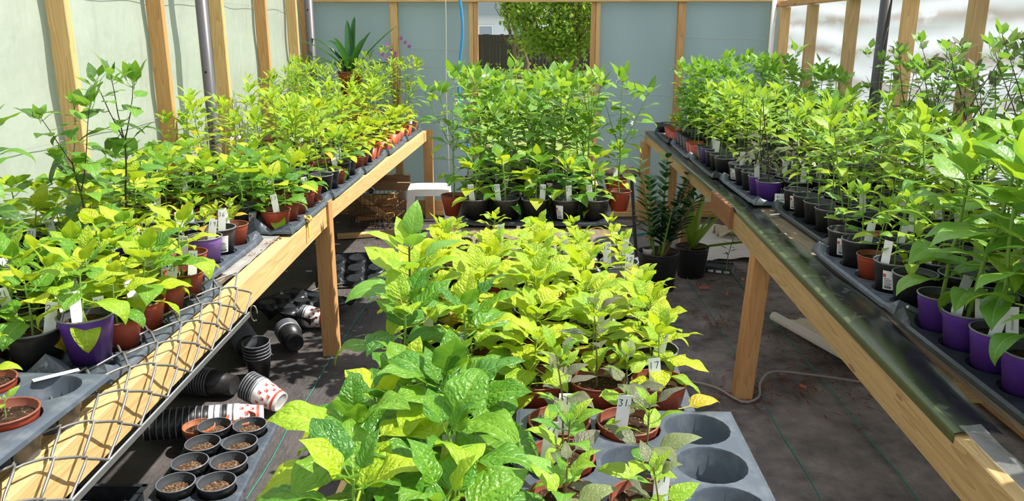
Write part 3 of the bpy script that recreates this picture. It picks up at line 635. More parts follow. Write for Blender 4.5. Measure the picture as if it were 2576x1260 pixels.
def make_arch(kind, seed):
    K = KINDS[kind]; r = random.Random(seed * 977 + len(kind) * 131 + sum(map(ord, kind)))
    h = r.uniform(*K['h']); axes = []; leaves = []; flowers = []
    lx, ly = r.uniform(-.12, .12), r.uniform(-.12, .12)
    def path(p, d, L, r0, r1, n=6):
        pts = []; q = Vector(p); d = Vector(d).normalized()
        for j in range(n + 1):
            pts.append(q.copy()); q += d * (L / n); d = (d + Vector((r.uniform(-.10, .10), r.uniform(-.10, .10), 0.06))).normalized()
        return pts, [r0 + (r1 - r0) * j / n for j in range(n + 1)]
    fork = K.get('fork', 0)
    main_h = h * (0.62 if fork else 1.0)
    P, R_ = path((0, 0, 0), (lx, ly, 1), main_h, K['r'], K['r'] * 0.55); axes.append((P, R_, K['bare'], K['n'], 0 if fork else K['top']))
    for k in range(fork):
        a = 2 * PI * k / fork + r.uniform(-.4, .4); i = r.choice((4, 5, 6)) if k else 6
        p = P[i]; L = (h - p.z) * r.uniform(.85, 1.15); s = r.uniform(.25, .55)
        Q, S = path(p, (math.cos(a) * s, math.sin(a) * s, 1), L, K['r'] * 0.55, K['r'] * 0.25, 4); axes.append((Q, S, .15, (5, 8), K['top']))
    phi = r.uniform(0, 6)
    for ai, (P, R_, bare, nn, top) in enumerate(axes):
        n = r.randint(*nn); m = len(P) - 1
        for j in range(n):
            q = bare + (1 - bare) * (j + r.uniform(0, .6)) / n; q = min(q, .985); i = min(int(q * m), m - 1); p = P[i].lerp(P[i + 1], q * m - i)
            phi += 2.399 + r.uniform(-.35, .35); rel = (j / max(1, n - 1))
            L = r.uniform(*K['L']) * (0.72 + 0.28 * math.sin(PI * min(1, rel * 0.85 + .15))) * (0.9 if ai else 1)
            el = K['el'][0] + (K['el'][1] - K['el'][0]) * rel + r.uniform(-.2, .2)
            mat = r.choice(K['mats'])
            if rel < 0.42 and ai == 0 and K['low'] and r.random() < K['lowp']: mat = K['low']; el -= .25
            leaves.append((mat, K['shape'], r.choice((0, 1, 1, 2) if rel > .5 else (1, 2, 2, 3)), p, el, phi, r.uniform(-.35, .35), L))
        for j in range(top):
            phi += 2.399; L = r.uniform(*K['L']) * r.uniform(.38, .72)
            leaves.append((r.choice(K['mats']), K['shape'], r.choice((0, 1)), P[-1] - Vector((0, 0, .006 * j)), r.uniform(.35, 1.15), phi, r.uniform(-.3, .3), L))
        if K.get('flowers') and (ai or not fork):
            for j in range(max(1, K['flowers'] // max(1, fork))):
                i = r.randint(m // 2, m); a = r.uniform(0, 6.28); flowers.append((P[i] + Vector((math.cos(a) * .03, math.sin(a) * .03, r.uniform(-.02, .015))), r.uniform(-2.4, -.7), a))
    sm = MB()
    for P, R_, *_ in axes: sm.tube(P, R_, 5)
    me = sm.mesh('stem_' + kind, K['stem'])
    return dict(h=h, leaves=leaves, flowers=flowers, stem=me, lo=None)
_arch = {}
def arch(kind, var):
    if (kind, var) not in _arch: _arch[kind, var] = make_arch(kind, var + 1)
    return _arch[kind, var]
def leaf_matrix(e): 
    mat, shape, ci, p, el, phi, roll, L = e
    return Matrix.Translation(p) @ Euler((el, roll, 0), 'YXZ').to_matrix().to_4x4(), phi
def leaf_xf(e):
    p, el, phi, roll, L = e[3:]
    return Matrix.Translation(p) @ Matrix.Rotation(phi, 4, 'Z') @ Matrix.Rotation(el, 4, 'X') @ Matrix.Rotation(roll, 4, 'Y') @ Matrix.Scale(L, 4)
def foliage_arrays(a, res='lo'):
    mats = sorted({e[0] for e in a['leaves']}); Vs, Fs, UVs, LVs, MIs = [], [], [], [], []; o = 0; r = random.Random(7)
    for e in a['leaves']:
        V, F, UV = leaf_data(e[1], e[2], res); X = np.array(leaf_xf(e)); Vs.append(V @ X[:3, :3].T + X[:3, 3]); Fs.append(F + o); UVs.append(UV); o += len(V)
        LVs.append(np.full(len(V), r.random())); MIs.append(np.full(len(F), mats.index(e[0])))
    return np.concatenate(Vs), np.concatenate(Fs), np.concatenate(UVs), np.concatenate(LVs), np.concatenate(MIs), mats
def foliage_mesh(a, kind):
    if a['lo'] is None:
        V, F, UV, LV, MI, mats = foliage_arrays(a); a['lo'] = np_mesh('foliage_' + kind, V, F, UV, LV, mats, MI)
    return a['lo']
# white pepper blossom
mb = MB()
for k in range(5):
    a = 2 * PI * k / 5; c, s = math.cos(a), math.sin(a)
    mb.add([(0, 0, 0), (.006 * c - .004 * s, .006 * s + .004 * c, .003), (.013 * c, .013 * s, .001), (.006 * c + .004 * s, .006 * s - .004 * c, .003)], [(0, 1, 2, 3)])
mb.lathe([(.0015, 0), (.002, .005), (.0005, .007)], 6, mi=1)
FLOWER = mb.mesh('blossom', ['petal_white', 'leaf_yellow'])

# ------------------------------------------------------------------ pots, soil, labels
def pot_mesh(name, r0, r1, h, mats, lip=.006):
    mb = MB()
    mb.lathe([(r0 * .3, .004), (r0 * .85, .004), (r0, 0), (r0 + (r1 - r0) * .80, h * .82), (r1 - .0035, h * .83), (r1 - .003, h - lip)], 22, mi=0, capb=True)
    mb.lathe([(r1 - .003, h - lip), (r1, h - lip), (r1 + .001, h - .002), (r1 - .001, h), (r1 - .0035, h - .001)], 22, mi=1)
    mb.lathe([(r1 - .0035, h - .001), (r1 - .006, h * .82), (r0 + (r1 - r0) * .80 - .003, h * .81), (r0 + (r1 - r0) * .6 - .003, h * .6)], 22, mi=2)
    return mb.mesh(name, mats)
POTS = {  # mesh, soil height, radius there, height
    'black': (pot_mesh('pot_black', .049, .0705, .130, ['pot_black', 'pot_rim_grey', 'pot_black_inner']), .108, .0640, .130),
    'purple': (pot_mesh('pot_purple', .049, .0705, .130, ['pot_purple', 'pot_rim_grey', 'pot_black_inner']), .106, .0640, .130),
    'lavender': (pot_mesh('pot_lavender', .049, .0705, .130, ['pot_lavender', 'pot_rim_grey', 'pot_black_inner']), .106, .0640, .130),
    'terracotta': (pot_mesh('pot_terracotta', .047, .0685, .108, ['pot_terracotta', 'terracotta_rim', 'terracotta_rim']), .088, .0625, .108),
}
POTWORD = {'black': 'black', 'purple': 'purple', 'lavender': 'lavender', 'terracotta': 'terracotta'}
SOIL = {}
def soil_mesh(r, mat='soil', seed=0):
    k = (round(r, 4), mat, seed)
    if k not in SOIL:
        rs = random.Random(seed + 5); mb = MB(); n = 18; vs = [(0, 0, rs.uniform(0, .004))]
        for q in (.35, .7, 1.0):
            for i in range(n): a = 2 * PI * i / n; vs.append((r * q * math.cos(a), r * q * math.sin(a), rs.uniform(-.003, .004) * (1 if q < 1 else .5)))
        fs = [(0, 1 + i, 1 + (i + 1) % n) for i in range(n)]
        for j in range(2): fs += [(1 + j * n + i, 1 + (j + 1) * n + i, 1 + (j + 1) * n + (i + 1) % n, 1 + j * n + (i + 1) % n) for i in range(n)]
        mb.add(vs, fs, 0, True); SOIL[k] = mb.mesh('soil', mat)
    return SOIL[k]
# hand-written digits as pen strokes on the label
STROKES = {'2': [(0, .8), (.15, 1), (.5, 1), (.55, .75), (.3, .4), (0, .05), (.6, .05)], '1': [(.25, 1), (.22, .5), (.2, 0)], '7': [(0, .95), (.55, 1), (.35, .5), (.2, 0)], '3': [(.05, .95), (.5, .9), (.25, .6), (.5, .35), (.3, 0), (.02, .1)], '6': [(.5, 1), (.1, .5), (.15, .05), (.5, .1), (.45, .4), (.12, .35)], '9': [(.5, .7), (.15, .65), (.2, .95), (.5, .9), (.45, .4), (.4, 0)]}
def label_mesh():
    mb = MB(); w, h, t_ = .0145, .112, .0006
    vs = [(-w, -t_, 0.022), (-w, -t_, h), (w, -t_, h), (w, -t_, .022), (0, -t_, 0)]; vs2 = [(x, t_, z) for x, y, z in vs]
    n = 5; mb.add(vs + vs2, [(0, 1, 2, 3, 4)[::-1], (5, 6, 7, 8, 9)] + [(i, (i + 1) % n, n + (i + 1) % n, n + i) for i in range(n)]); return mb
LABEL = label_mesh().mesh('label', 'tag_white'); LABELG = label_mesh().mesh('label_grey', 'tag_grey')
_wr = {}
def writing(txt, size=.0165):
    if txt in _wr: return _wr[txt]
    mb = MB(); x0 = -len(txt) * size * .37
    for ch in txt:
        P = [Vector((x0 + a * size, -.0011, b * size)) for a, b in STROKES[ch]]
        for a, b in zip(P, P[1:]):
            d = (b - a).normalized(); n = Vector((-d.z, 0, d.x)) * .0008; mb.add([a - n, b - n, b + n, a + n], [(0, 1, 2, 3)])
        x0 += size * .78
    _wr[txt] = mb.mesh('writing_' + txt, 'ink'); return _wr[txt]
# printed pot sticker wrapped on the pot wall
def sticker_mesh(r0, r1, h, z0, z1, da, mats):
    mb = MB(); rad = lambda z: r0 + (r1 - r0) * z / h * .98 + .0008
    def patch(a0, a1, za, zb, mi, e):
        n = 5; vs = []
        for j in range(2):
            z = (za, zb)[j]
            for i in range(n + 1): a = a0 + (a1 - a0) * i / n; vs.append(((rad(z) + e) * math.sin(a), -(rad(z) + e) * math.cos(a), z))
        mb.add(vs, [(i, i + 1, n + 2 + i, n + 1 + i) for i in range(n)], mi, True)
    patch(-da, da, z0, z1, 0, 0); patch(-da, da, z1 - .007, z1, 1, .0003); patch(-da * .95, -da * .45, z1 - .024, z1 - .012, 3, .0003)
    for k in range(5):
        z = z1 - .030 - k * .006; patch(-da * .8, da * (.2 + .12 * (k * 3 % 5)), z, z + .0022, 2, .0003)
    x = -da * .8
    for k in range(11): patch(x, x + da * (.05 + .05 * (k % 3)), z0 + .004, z0 + .013, 2, .0003); x += da * .135
    return mb.mesh('price_sticker', mats)
STICK = sticker_mesh(.049, .0705, .130, .035, .104, .36, ['tag_white', 'sticker_teal', 'ink', 'print_red'])
STICK2 = sticker_mesh(.049, .0705, .130, .035, .104, .30, ['tag_white', 'tag_white', 'ink', 'print_red'])
PRICE = text_mesh('$1.88', .0125, 'ink')
JAL = text_mesh('JALAPENO', .0088, 'ink')

# ------------------------------------------------------------------ carry trays
PT = 0.150
_tray = {}
def tray_mesh(nc, nr, style, mat):
    """deck with round wells; columns along +x, rows along +y, first well at the origin"""
    key = (nc, nr, style, mat)
    if key in _tray: return _tray[key]
    mb = MB(); n = 20; hp = PT / 2; rh = .0665 if style != 'flat' else .0715
    zl, zh = (.030, .092) if style == 'carry' else (.092, .096)
    def zf(x, y):
        i = round((x + hp) / PT); j = round((y + hp) / PT); nx, ny = i * PT - hp, j * PT - hp; d = math.hypot(x - nx, y - ny)
        hi = 0 < i < nc if style == 'carry' else True
        if style == 'flat':
            ox = min(x + hp, nc * PT - hp - x); oy = min(y + hp, nr * PT - hp - y); m_ = min(ox, oy)
            if ox < oy or style == 'flat': return zh
            return zh
        g = max(0, 1 - d / (hp * .98)) ** 1.15
        if nr >= nc:
            if i in (0, nc): g *= .0 if 0 < j < nr else .55
        elif j in (0, nr): g *= .0 if 0 < i < nc else .55
        return zl + (zh - zl) * g
    for i in range(nc):
        for j in range(nr):
            cx, cy = i * PT, j * PT; sq, ci = [], []
            for k in range(n):
                a = 2 * PI * (k + .5) / n; c, s = math.cos(a), math.sin(a); q = hp / max(abs(c), abs(s)); x, y = cx + c * q, cy + s * q
                sq.append((x, y, zf(x, y))); x, y = cx + c * rh, cy + s * rh; ci.append((x, y, zf(cx + c * (rh + .004), cy + s * (rh + .004))))
            lip = [(cx + (x - cx) * .97, cy + (y - cy) * .97, z - .004) for x, y, z in ci]
            st = [(cx + (x - cx) * .86, cy + (y - cy) * .86, min(z - .006, .036)) for x, y, z in ci]; st2 = [(cx + (x - cx) * .82, cy + (y - cy) * .82, z - .003) for (x, y, _), (_, _, z) in zip(ci, st)]
            bt = [(cx + (x - cx) * .76, cy + (y - cy) * .76, .002) for x, y, z in ci]
            R = [sq, ci, lip, st, st2, bt]; vs = sum(R, []); fs = []
            mb.add(sq + ci, [(k, (k + 1) % n, n + (k + 1) % n, n + k) for k in range(n)], 0, False)
            for w in range(1, 5): fs += [(w * n + k, w * n + (k + 1) % n, (w + 1) * n + (k + 1) % n, (w + 1) * n + k) for k in range(n)]
            mb.add(vs, fs, 0, True); mb.add(bt, [tuple(range(n))])
    # outer flange following the deck edge, then turned down
    x0, x1, y0, y1 = -hp, nc * PT - hp, -hp, nr * PT - hp; m_ = 8; loop = []
    for k in range(nc * m_): loop.append((x0 + (x1 - x0) * k / (nc * m_), y0, 0, -1))
    for k in range(nr * m_): loop.append((x1, y0 + (y1 - y0) * k / (nr * m_), 1, 0))
    for k in range(nc * m_): loop.append((x1 - (x1 - x0) * k / (nc * m_), y1, 0, 1))
    for k in range(nr * m_): loop.append((x0, y1 - (y1 - y0) * k / (nr * m_), -1, 0))
    N = len(loop); rows = []
    fw = .020
    for off, zz in ((0, None), (fw * .55, None), (fw, -.006), (fw + .003, -.016)):
        row = []
        for k, (x, y, dx, dy) in enumerate(loop):
            ex = dx; ey = dy
            if k % 1 == 0:
                if abs(x - x0) < 1e-6 and abs(y - y0) < 1e-6: ex, ey = -1, -1
                elif abs(x - x1) < 1e-6 and abs(y - y0) < 1e-6: ex, ey = 1, -1
                elif abs(x - x1) < 1e-6 and abs(y - y1) < 1e-6: ex, ey = 1, 1
                elif abs(x - x0) < 1e-6 and abs(y - y1) < 1e-6: ex, ey = -1, 1
            z = zf(x, y) if zz is None else min(zf(x, y), zl + .004) + zz
            if zz is None and off: z = zl + (zf(x, y) - zl) * .55
            row.append((x + ex * off, y + ey * off, z))
        rows.append(row)
    vs = sum(rows, []); fs = []
    for w in range(3): fs += [(w * N + k, (w + 1) * N + k, (w + 1) * N + (k + 1) % N, w * N + (k + 1) % N) for k in range(N)]
    mb.add(vs, fs, 0, False)
    _tray[key] = mb.mesh('carry_tray', mat); return _tray[key]

CELLS = []   # dict(bench, tray, row, col, x, y, z, kind, pot, ...)
TRAYS = []
def add_tray(benchname, tword, x, y, nc, nr, dirx, top, style='carry', mat='tray_slate', rz=0.0, label=None):
    """dirx = +1: columns run towards +x from (x,y); -1: towards -x"""
    ox = x if dirx > 0 else x - (nc - 1) * PT
    o = obj('carry_tray', tray_mesh(nc, nr, style, mat), None, (ox, y, top), (0, 0, rz))
    tag(o, label, 'tray', 'plastic carry trays on the benches'); out = []
    c, s = math.cos(rz), math.sin(rz)
    for j in range(nr):
        for i in range(nc):
            lx, ly = ((i if dirx > 0 else nc - 1 - i) * PT), j * PT
            out.append((i, j, ox + c * lx - s * ly, y + s * lx + c * ly))
    return out

LB, RB, CB = 'wire-mesh bench', 'streaked-wall bench', 'middle bench'
rk = random.Random(21)
def cell(**k): CELLS.append(k)
# --- wire-mesh bench: eight tray rows, two trays deep
LT = [(-1.135, 1.22, 4, 'flat'), (-1.19, 1.95, 5, 'carry'), (-1.285, 2.80, 4, 'carry'), (-1.195, 3.54, 5, 'carry'), (-1.20, 4.36, 5, 'carry'), (-1.195, 5.18, 5, 'carry'), (-1.185, 6.00, 5, 'carry'), (-1.175, 6.82, 5, 'carry')]
for ti, (x, y, nr, sty) in enumerate(LT):
    for half in (0, 1):
        if half and ti == 0: continue
        xx = x - half * .515 - (.05 if half and ti == 2 else 0)
        xx = max(xx, -1.70) if half else xx
        lab = f'{"dusty slate" if sty == "flat" else "slate grey"} carry tray {"against the film" if half else "along the aisle"}, wire-mesh bench, {ORD[ti + 1]} from camera'
        for i, j, px, py in add_tray(LB, ti, xx, y, 3, nr, -1, BT, sty, 'tray_slate', rk.uniform(-.02, .02), lab):
            col = half * 3 + i; kind, pot = None, rk.choice(('black', 'black', 'terracotta'))
            if ti == 0:
                if (i, j) == (0, 2): kind, pot = 'tiny', 'terracotta'
                elif (i, j) == (0, 1): kind, pot = 'seed', 'terracotta'
                elif (i, j) == (1, 3): kind, pot = 'seed', 'terracotta'
                elif (i, j) == (1, 2): kind = 'tiny'; pot = 'terracotta'
            elif ti == 1:
                if half == 0:
                    kind = 'lime21'; pot = 'terracotta' if i == 0 else rk.choice(('terracotta', 'black'))
                    if i == 0 and j == 0: pot = 'purple'
                else: kind = ('broad' if j in (1, 3) else None) if i == 0 else ('tallL' if (i, j) in ((1, 3), (2, 4), (2, 2)) else ('midL' if i == 1 or j == 1 else None)); pot = 'black'
            elif ti == 2:
                kind = 'seed' if col < 3 else ('lime' if col < 5 else 'broad'); pot = ('terracotta', 'lavender', 'black', 'terracotta')[j] if i == 0 and not half else rk.choice(('black', 'black', 'black', 'purple'))
                if half and i == 0 and j in (0, 2): kind = 'tallL'
            elif ti == 3: kind = 'broad'; pot = 'terracotta' if i == 0 else rk.choice(('terracotta', 'black'))
            elif ti == 4: kind = 'broad' if (i == 0 and j > 1 and not half) else 'tall'
            elif ti == 5: kind = 'lime' if col == 0 else 'tall'; pot = 'terracotta' if col == 0 and j != 2 else pot
            elif ti == 6: kind = 'lime' if col == 0 else ('tall' if col < 3 else 'thin'); pot = 'terracotta' if col == 0 else pot
            else: kind = 'thin' if col or j > 2 else 'lime'; pot = 'terracotta' if col == 0 and j < 3 else pot
            if ti >= 4 and half and rk.random() < .35: kind = None
            if ti >= 6 and rk.random() < .2: kind = None
            if kind: cell(bench=LB, tray=ti + 1, row=j + 1, col=col + 1, x=px, y=py, z=BT, kind=kind, pot=pot, style=sty)
# --- streaked-wall bench
RT = [(1.15, 1.12, 3, 'carry'), (1.235, 1.72, 5, 'carry'), (1.25, 2.54, 5, 'carry'), (1.335, 3.40, 5, 'carry'), (1.25, 4.24, 5, 'carry'), (1.205, 5.06, 5, 'carry'), (1.195, 5.88, 5, 'carry'), (1.185, 6.70, 5, 'carry')]
for ti, (x, y, nr, sty) in enumerate(RT):
    for half in (0, 1):
        if half and ti == 0: continue
        xx = min(x + half * .515, 1.72) if half else x
        lab = f'black carry tray {"against the film" if half else "along the aisle"}, streaked-wall bench, {ORD[ti + 1]} from camera'
        for i, j, px, py in add_tray(RB, ti, xx, y, 3, nr, 1, BT, sty, 'tray_black' if ti % 2 else 'tray_slate', rk.uniform(-.015, .015), lab):
            col = half * 3 + i; pot = 'black'; kind = 'tallr'
            if ti == 0: kind = None if j < 2 else ('bigr' if i else None)
            elif ti == 1: kind = 'bigr' if (col < 2 or rk.random() < .5) else 'tallr'; pot = 'purple' if col == 0 else rk.choice(('black', 'black', 'purple'))
            elif ti == 2: kind = 'smallg' if col == 0 else ('tallr' if col < 4 else 'darkst'); pot = 'black' if rk.random() < .85 else 'terracotta'
            elif ti == 3: kind = 'tallr' if col < 4 else 'darkst'; pot = 'black'
            elif ti == 4: kind = 'purple' if col < 3 else ('tallr' if col < 5 else 'darkst'); pot = 'purple' if (col == 0 and j < 2) or rk.random() < .15 else 'black'
            elif ti == 5: kind = 'tallr' if col < 4 else 'greenr'; pot = 'purple' if col == 0 and j == 3 else 'black'
            elif ti == 6: kind = ('tallr' if j < 2 else 'greenr') if col < 2 else 'greenr'; pot = 'terracotta' if col == 0 and j < 2 else 'black'
            else: kind = 'seed' if col == 0 and j < 3 else ('greenr' if j < 3 else None); pot = 'terracotta' if col == 0 else 'black'
            if ti >= 4 and half and rk.random() < .3: kind = None
            if kind: cell(bench=RB, tray=ti + 1, row=j + 1, col=col + 1, x=px, y=py, z=BT, kind=kind, pot=pot, style=sty)
# --- middle bench
CTR = [(.055, 1.13, 3, 4, 1, 'flat', 'slim'), (-.135, 1.06, 2, 4, -1, 'carry', 'dark'), (.005, 1.80, 3, 5, 1, 'carry', 'lime'), (-.165, 1.78, 2, 5, -1, 'carry', 'lime'),
       (.005, 2.62, 3, 4, 1, 'carry', 'lime'), (-.165, 2.60, 2, 4, -1, 'carry', 'lime'), (-.30, 3.90, 5, 3, 1, 'carry', 'r27'), (-.34, 4.52, 5, 5, 1, 'carry', 'flower')]
CL = ['front slate tray with open wells, middle bench', 'slate tray under the big glossy plants, middle bench', 'slate tray behind the open wells, middle bench', 'slate tray behind the glossy plants, middle bench',
      'slate tray before the black pot row, on the stool-side edge of middle bench', 'slate tray before the black pot row, towards the wire-mesh bench', 'black tray holding the row of black pots with tags, middle bench', 'black tray under the tall flowering peppers, middle bench']
for ti, (x, y, nc, nr, dx, sty, what) in enumerate(CTR):
    for i, j, px, py in add_tray(CB, ti, x, y, nc, nr, dx, CT, sty, 'tray_slate' if ti < 6 else 'tray_black', rk.uniform(-.012, .012), CL[ti]):
        kind, pot = 'lime', rk.choice(('black', 'black', 'terracotta'))
        if what == 'slim':
            kind, pot = 'small', 'terracotta'
            if i == 2 or (i, j) == (1, 2): kind = None
        elif what == 'dark': kind = 'dark'; pot = 'terracotta' if rk.random() < .5 else 'black'
        elif what == 'lime' and ti == 2 and j == 0: kind, pot = ('small' if i == 1 else 'lime'), 'terracotta'
        elif what == 'lime' and ti == 3 and (i, j) == (1, 1): kind = 'lone'
        elif what == 'lime' and ti == 3 and j == 0: kind = 'dark'
        elif what == 'lime' and ti in (2, 4) and i == 2 and (ti == 4 or j > 2): kind = 'seed'; pot = 'black'
        elif what == 'r27': kind = 'broad' if j == 0 else ('flower' if j == 2 else 'broad'); pot = 'black'
        elif what == 'flower': kind = 'flower'; pot = 'black'
        if kind: cell(bench=CB, tray=ti + 1, row=j + 1, col=i + 1, x=px, y=py, z=CT, kind=kind, pot=pot, style=sty)
for x, y, k, w in ((-.43, 4.10, 'flower', 1), (.45, 4.24, 'flower', 2), (.47, 4.60, 'broad', 3)):
    cell(bench=CB, tray=9, row=w, col=1, x=x, y=y, z=CT + .03 if 0 else CT, kind=k, pot='terracotta', style='none')
if True:
    m = MB()
    for x, y in ((-.43, 4.10), (.45, 4.24)): pass
LOOK = {'lime': 'lime crinkled pepper', 'lime21': 'yellowing broad-leaved pepper', 'dark': 'big glossy green pepper', 'broad': 'broad green pepper', 'seed': 'small lime pepper seedling', 'tiny': 'tiny four-leaved seedling',
        'small': 'slim purple-tinged pepper', 'smallg': 'short slender green pepper', 'lone': 'lone smooth-leaved tall pepper', 'tall': 'tall lime pepper', 'tallr': 'upright lime pepper', 'purple': 'dark-stemmed purplish pepper',
        'bigr': 'large smooth-leaved pepper', 'flower': 'tall white-flowering pepper', 'thin': 'bushy thin-leaved pepper', 'greenr': 'tall mid-green pepper', 'darkst': 'tall dark-stemmed pepper', 'tallL': 'very tall dark pepper', 'midL': 'leggy dull dark-leaved pepper'}
# how large a plant shows: near ones and those by the aisle first
def in_frame(x, y, z):
    v = Vector((x, y, z - 1.75)); r = Vector((math.cos(YAW), -math.sin(YAW), 0)); f = Vector((math.sin(YAW) * math.cos(PITCH), math.cos(YAW) * math.cos(PITCH), -math.sin(PITCH))); u = r.cross(f)
    d = v.dot(f)
    if d < .2: return None
    return v.dot(r) / d * 2000 + 1288, 630 - v.dot(u) / d * 2000
def score(c):
    deep = max(0, c['col'] - 3) if c['bench'] != CB else 0
    return math.hypot(c['x'], c['y']) + deep * (.35 if c['y'] > 3.4 else .05) + (.5 if c['col'] > 1 and c['y'] > 5.2 and c['bench'] != CB else 0)
keep = []; EXTRA = []
for c in CELLS:
    if c['kind'] == 'tallL': c['x'] += .05
    p = in_frame(c['x'], c['y'], c['z'] + .13); q = in_frame(c['x'], c['y'], c['z'] + .13 + KINDS[c['kind']]['h'][1])
    ok = False
    for w in (p, q):
        if w and -170 < w[0] < 2746 and -100 < w[1] < 1500: ok = True
    if ok: keep.append(c)
    elif c['y'] > .9 and c['x'] > .8: EXTRA.append(c)
keep.sort(key=score)
SOLO = keep[:300]; REST = keep[300:]
def add_label(root, txt, rz, soil_z, x, y, mat=None, lean=None, n=1):
    lb_ = obj('plant_label', mat or LABEL, root, (x, y, soil_z - .018), (rk.uniform(-.22, .12) if lean is None else lean, rk.uniform(-.2, .2), rz))
    if txt: obj('writing', writing(txt), lb_, (0, 0, .086))
    return lb_
for n_, c in enumerate(SOLO + EXTRA):
    kind = c['kind']; var = rk.randrange(6); a = arch(kind, var); dist = math.hypot(c['x'], c['y'])
    pm, sz, sr, ph = POTS[c['pot']]; lift = .004
    if c['style'] == 'flat': lift = .006
    if (c['bench'], c['tray'], c['row'], c['col']) == (LB, 2, 1, 1): lift = .045
    if c['tray'] == 9: lift = .002
    lab = f"{LOOK[kind]} in {POTWORD[c['pot']]} pot, {c['bench']}, tray {NUM[c['tray']]}, row {NUM[c['row']]}, {ORD[c['col']]} in"
    if c['bench'] == CB: lab = f"{LOOK[kind]} in {POTWORD[c['pot']]} pot, middle bench, tray {NUM[c['tray']]}, row {NUM[c['row']]}, {ORD[c['col']]} along" if c['tray'] != 9 else f"{LOOK[kind]} in loose terracotta pot {('beside the white stool', 'by the dark stool', 'behind the dark stool')[c['row'] - 1]}, middle bench"
    s = (rk.uniform(.72, 1.18) if kind == 'flower' else rk.uniform(.88, 1.12)) * ((.8 if c['y'] < 2.85 else .6) if c['bench'] == CB and kind == 'lime' and c['y'] > 2.5 else 1) * (.8 if c['bench'] == CB and kind == 'lime' and c['col'] == 3 else 1); rz = rk.uniform(0, 6.28)
    root = thing('potted_pepper_plant', lab, 'potted plant', (c['x'], c['y'], c['z'] + lift), 0, f"potted peppers on the {c['bench']}")
    pot_o = obj('pot', pm, root); obj('soil', soil_mesh(sr, 'soil', rk.randrange(4)), root, (0, 0, sz), (0, 0, rz))
    near = dist < 3.35 and n_ < len(SOLO)
    st = obj('stem', a['stem'], root, (0, 0, sz - .004), (0, 0, rz), s)
    if near:
        res = NEARRES.get(kind, 'hi'); res = 'hi' if (res == 'xhi' and dist > 2.5) else res
        Rz = Matrix.Rotation(rz, 4, 'Z')
        for e in a['leaves']:
            o = bpy.data.objects.new('leaf', leaf_mesh(e[1], e[2], res, e[0])); COL.objects.link(o); o.parent = root
            o.matrix_local = Matrix.Translation((0, 0, sz - .004)) @ Rz @ Matrix.Scale(s, 4) @ leaf_xf(e)
    else:
        tag(obj('foliage', foliage_mesh(a, kind), root, (0, 0, sz - .004), (0, 0, rz), s), kind='stuff')
    if a['flowers'] and dist < 6:
        for p, el, az in a['flowers']:
            p = Matrix.Rotation(rz, 3, 'Z') @ (p * s); obj('blossom', FLOWER, root, (p.x, p.y, p.z + sz), (el, 0, az), 1.25)
    # labels and stickers
    toward = math.atan2(c['x'], -c['y'])
    txt = None; prob = .34
    if kind == 'lime21': txt, prob = '21', .8
    elif c['bench'] == CB and c['tray'] == 7: txt, prob = '27', 1.0 if c['row'] == 1 else .6
    elif kind == 'small': txt, prob = '31', .75
    elif kind == 'seed': txt, prob = rk.choice(('19', '12', '36')), .75
    elif kind in ('lime', 'broad'): txt, prob = rk.choice(('21', '17', '13')), .35
    if rk.random() < prob and kind != 'tiny':
        ang = rk.uniform(-1.2, 1.2) - PI / 2 + (0 if c['bench'] == CB else (-.5 if c['bench'] == LB else .3) * -1)
        rr_ = sr * rk.uniform(.45, .75)
        add_label(root, txt if dist < 4.3 else None, math.atan2(-c['x'], c['y']) * 1.0 + rk.uniform(-.4, .4) , sz, rr_ * math.cos(ang), rr_ * math.sin(ang), LABEL if (rk.random() < .75 or txt) else LABELG)
    if c['pot'] in ('black', 'lavender') and dist < 5 and rk.random() < .18 or (c['bench'], c['tray'], c['row'], c['col']) in ((LB, 3, 3, 1), (CB, 7, 1, 4), (RB, 4, 5, 1), (RB, 3, 2, 1), (RB, 5, 5, 1)):
        so = obj('price_sticker', rk.choice((STICK, STICK2)), pot_o, (0, 0, 0), (0, 0, math.atan2(-c['x'], c['y']) * .8 + (.5 if c['bench'] == LB else -.5) + rk.uniform(-.3, .3)))
    if (c['bench'], c['tray'], c['row'], c['col']) in ((RB, 2, 3, 1), (RB, 2, 4, 1)):
        lb_ = add_label(root, None, -.5, sz, .02, -.035, LABEL, -.1); o = obj('writing', JAL, lb_, (0, -.0012, .07), (PI / 2, PI / 2, 0))
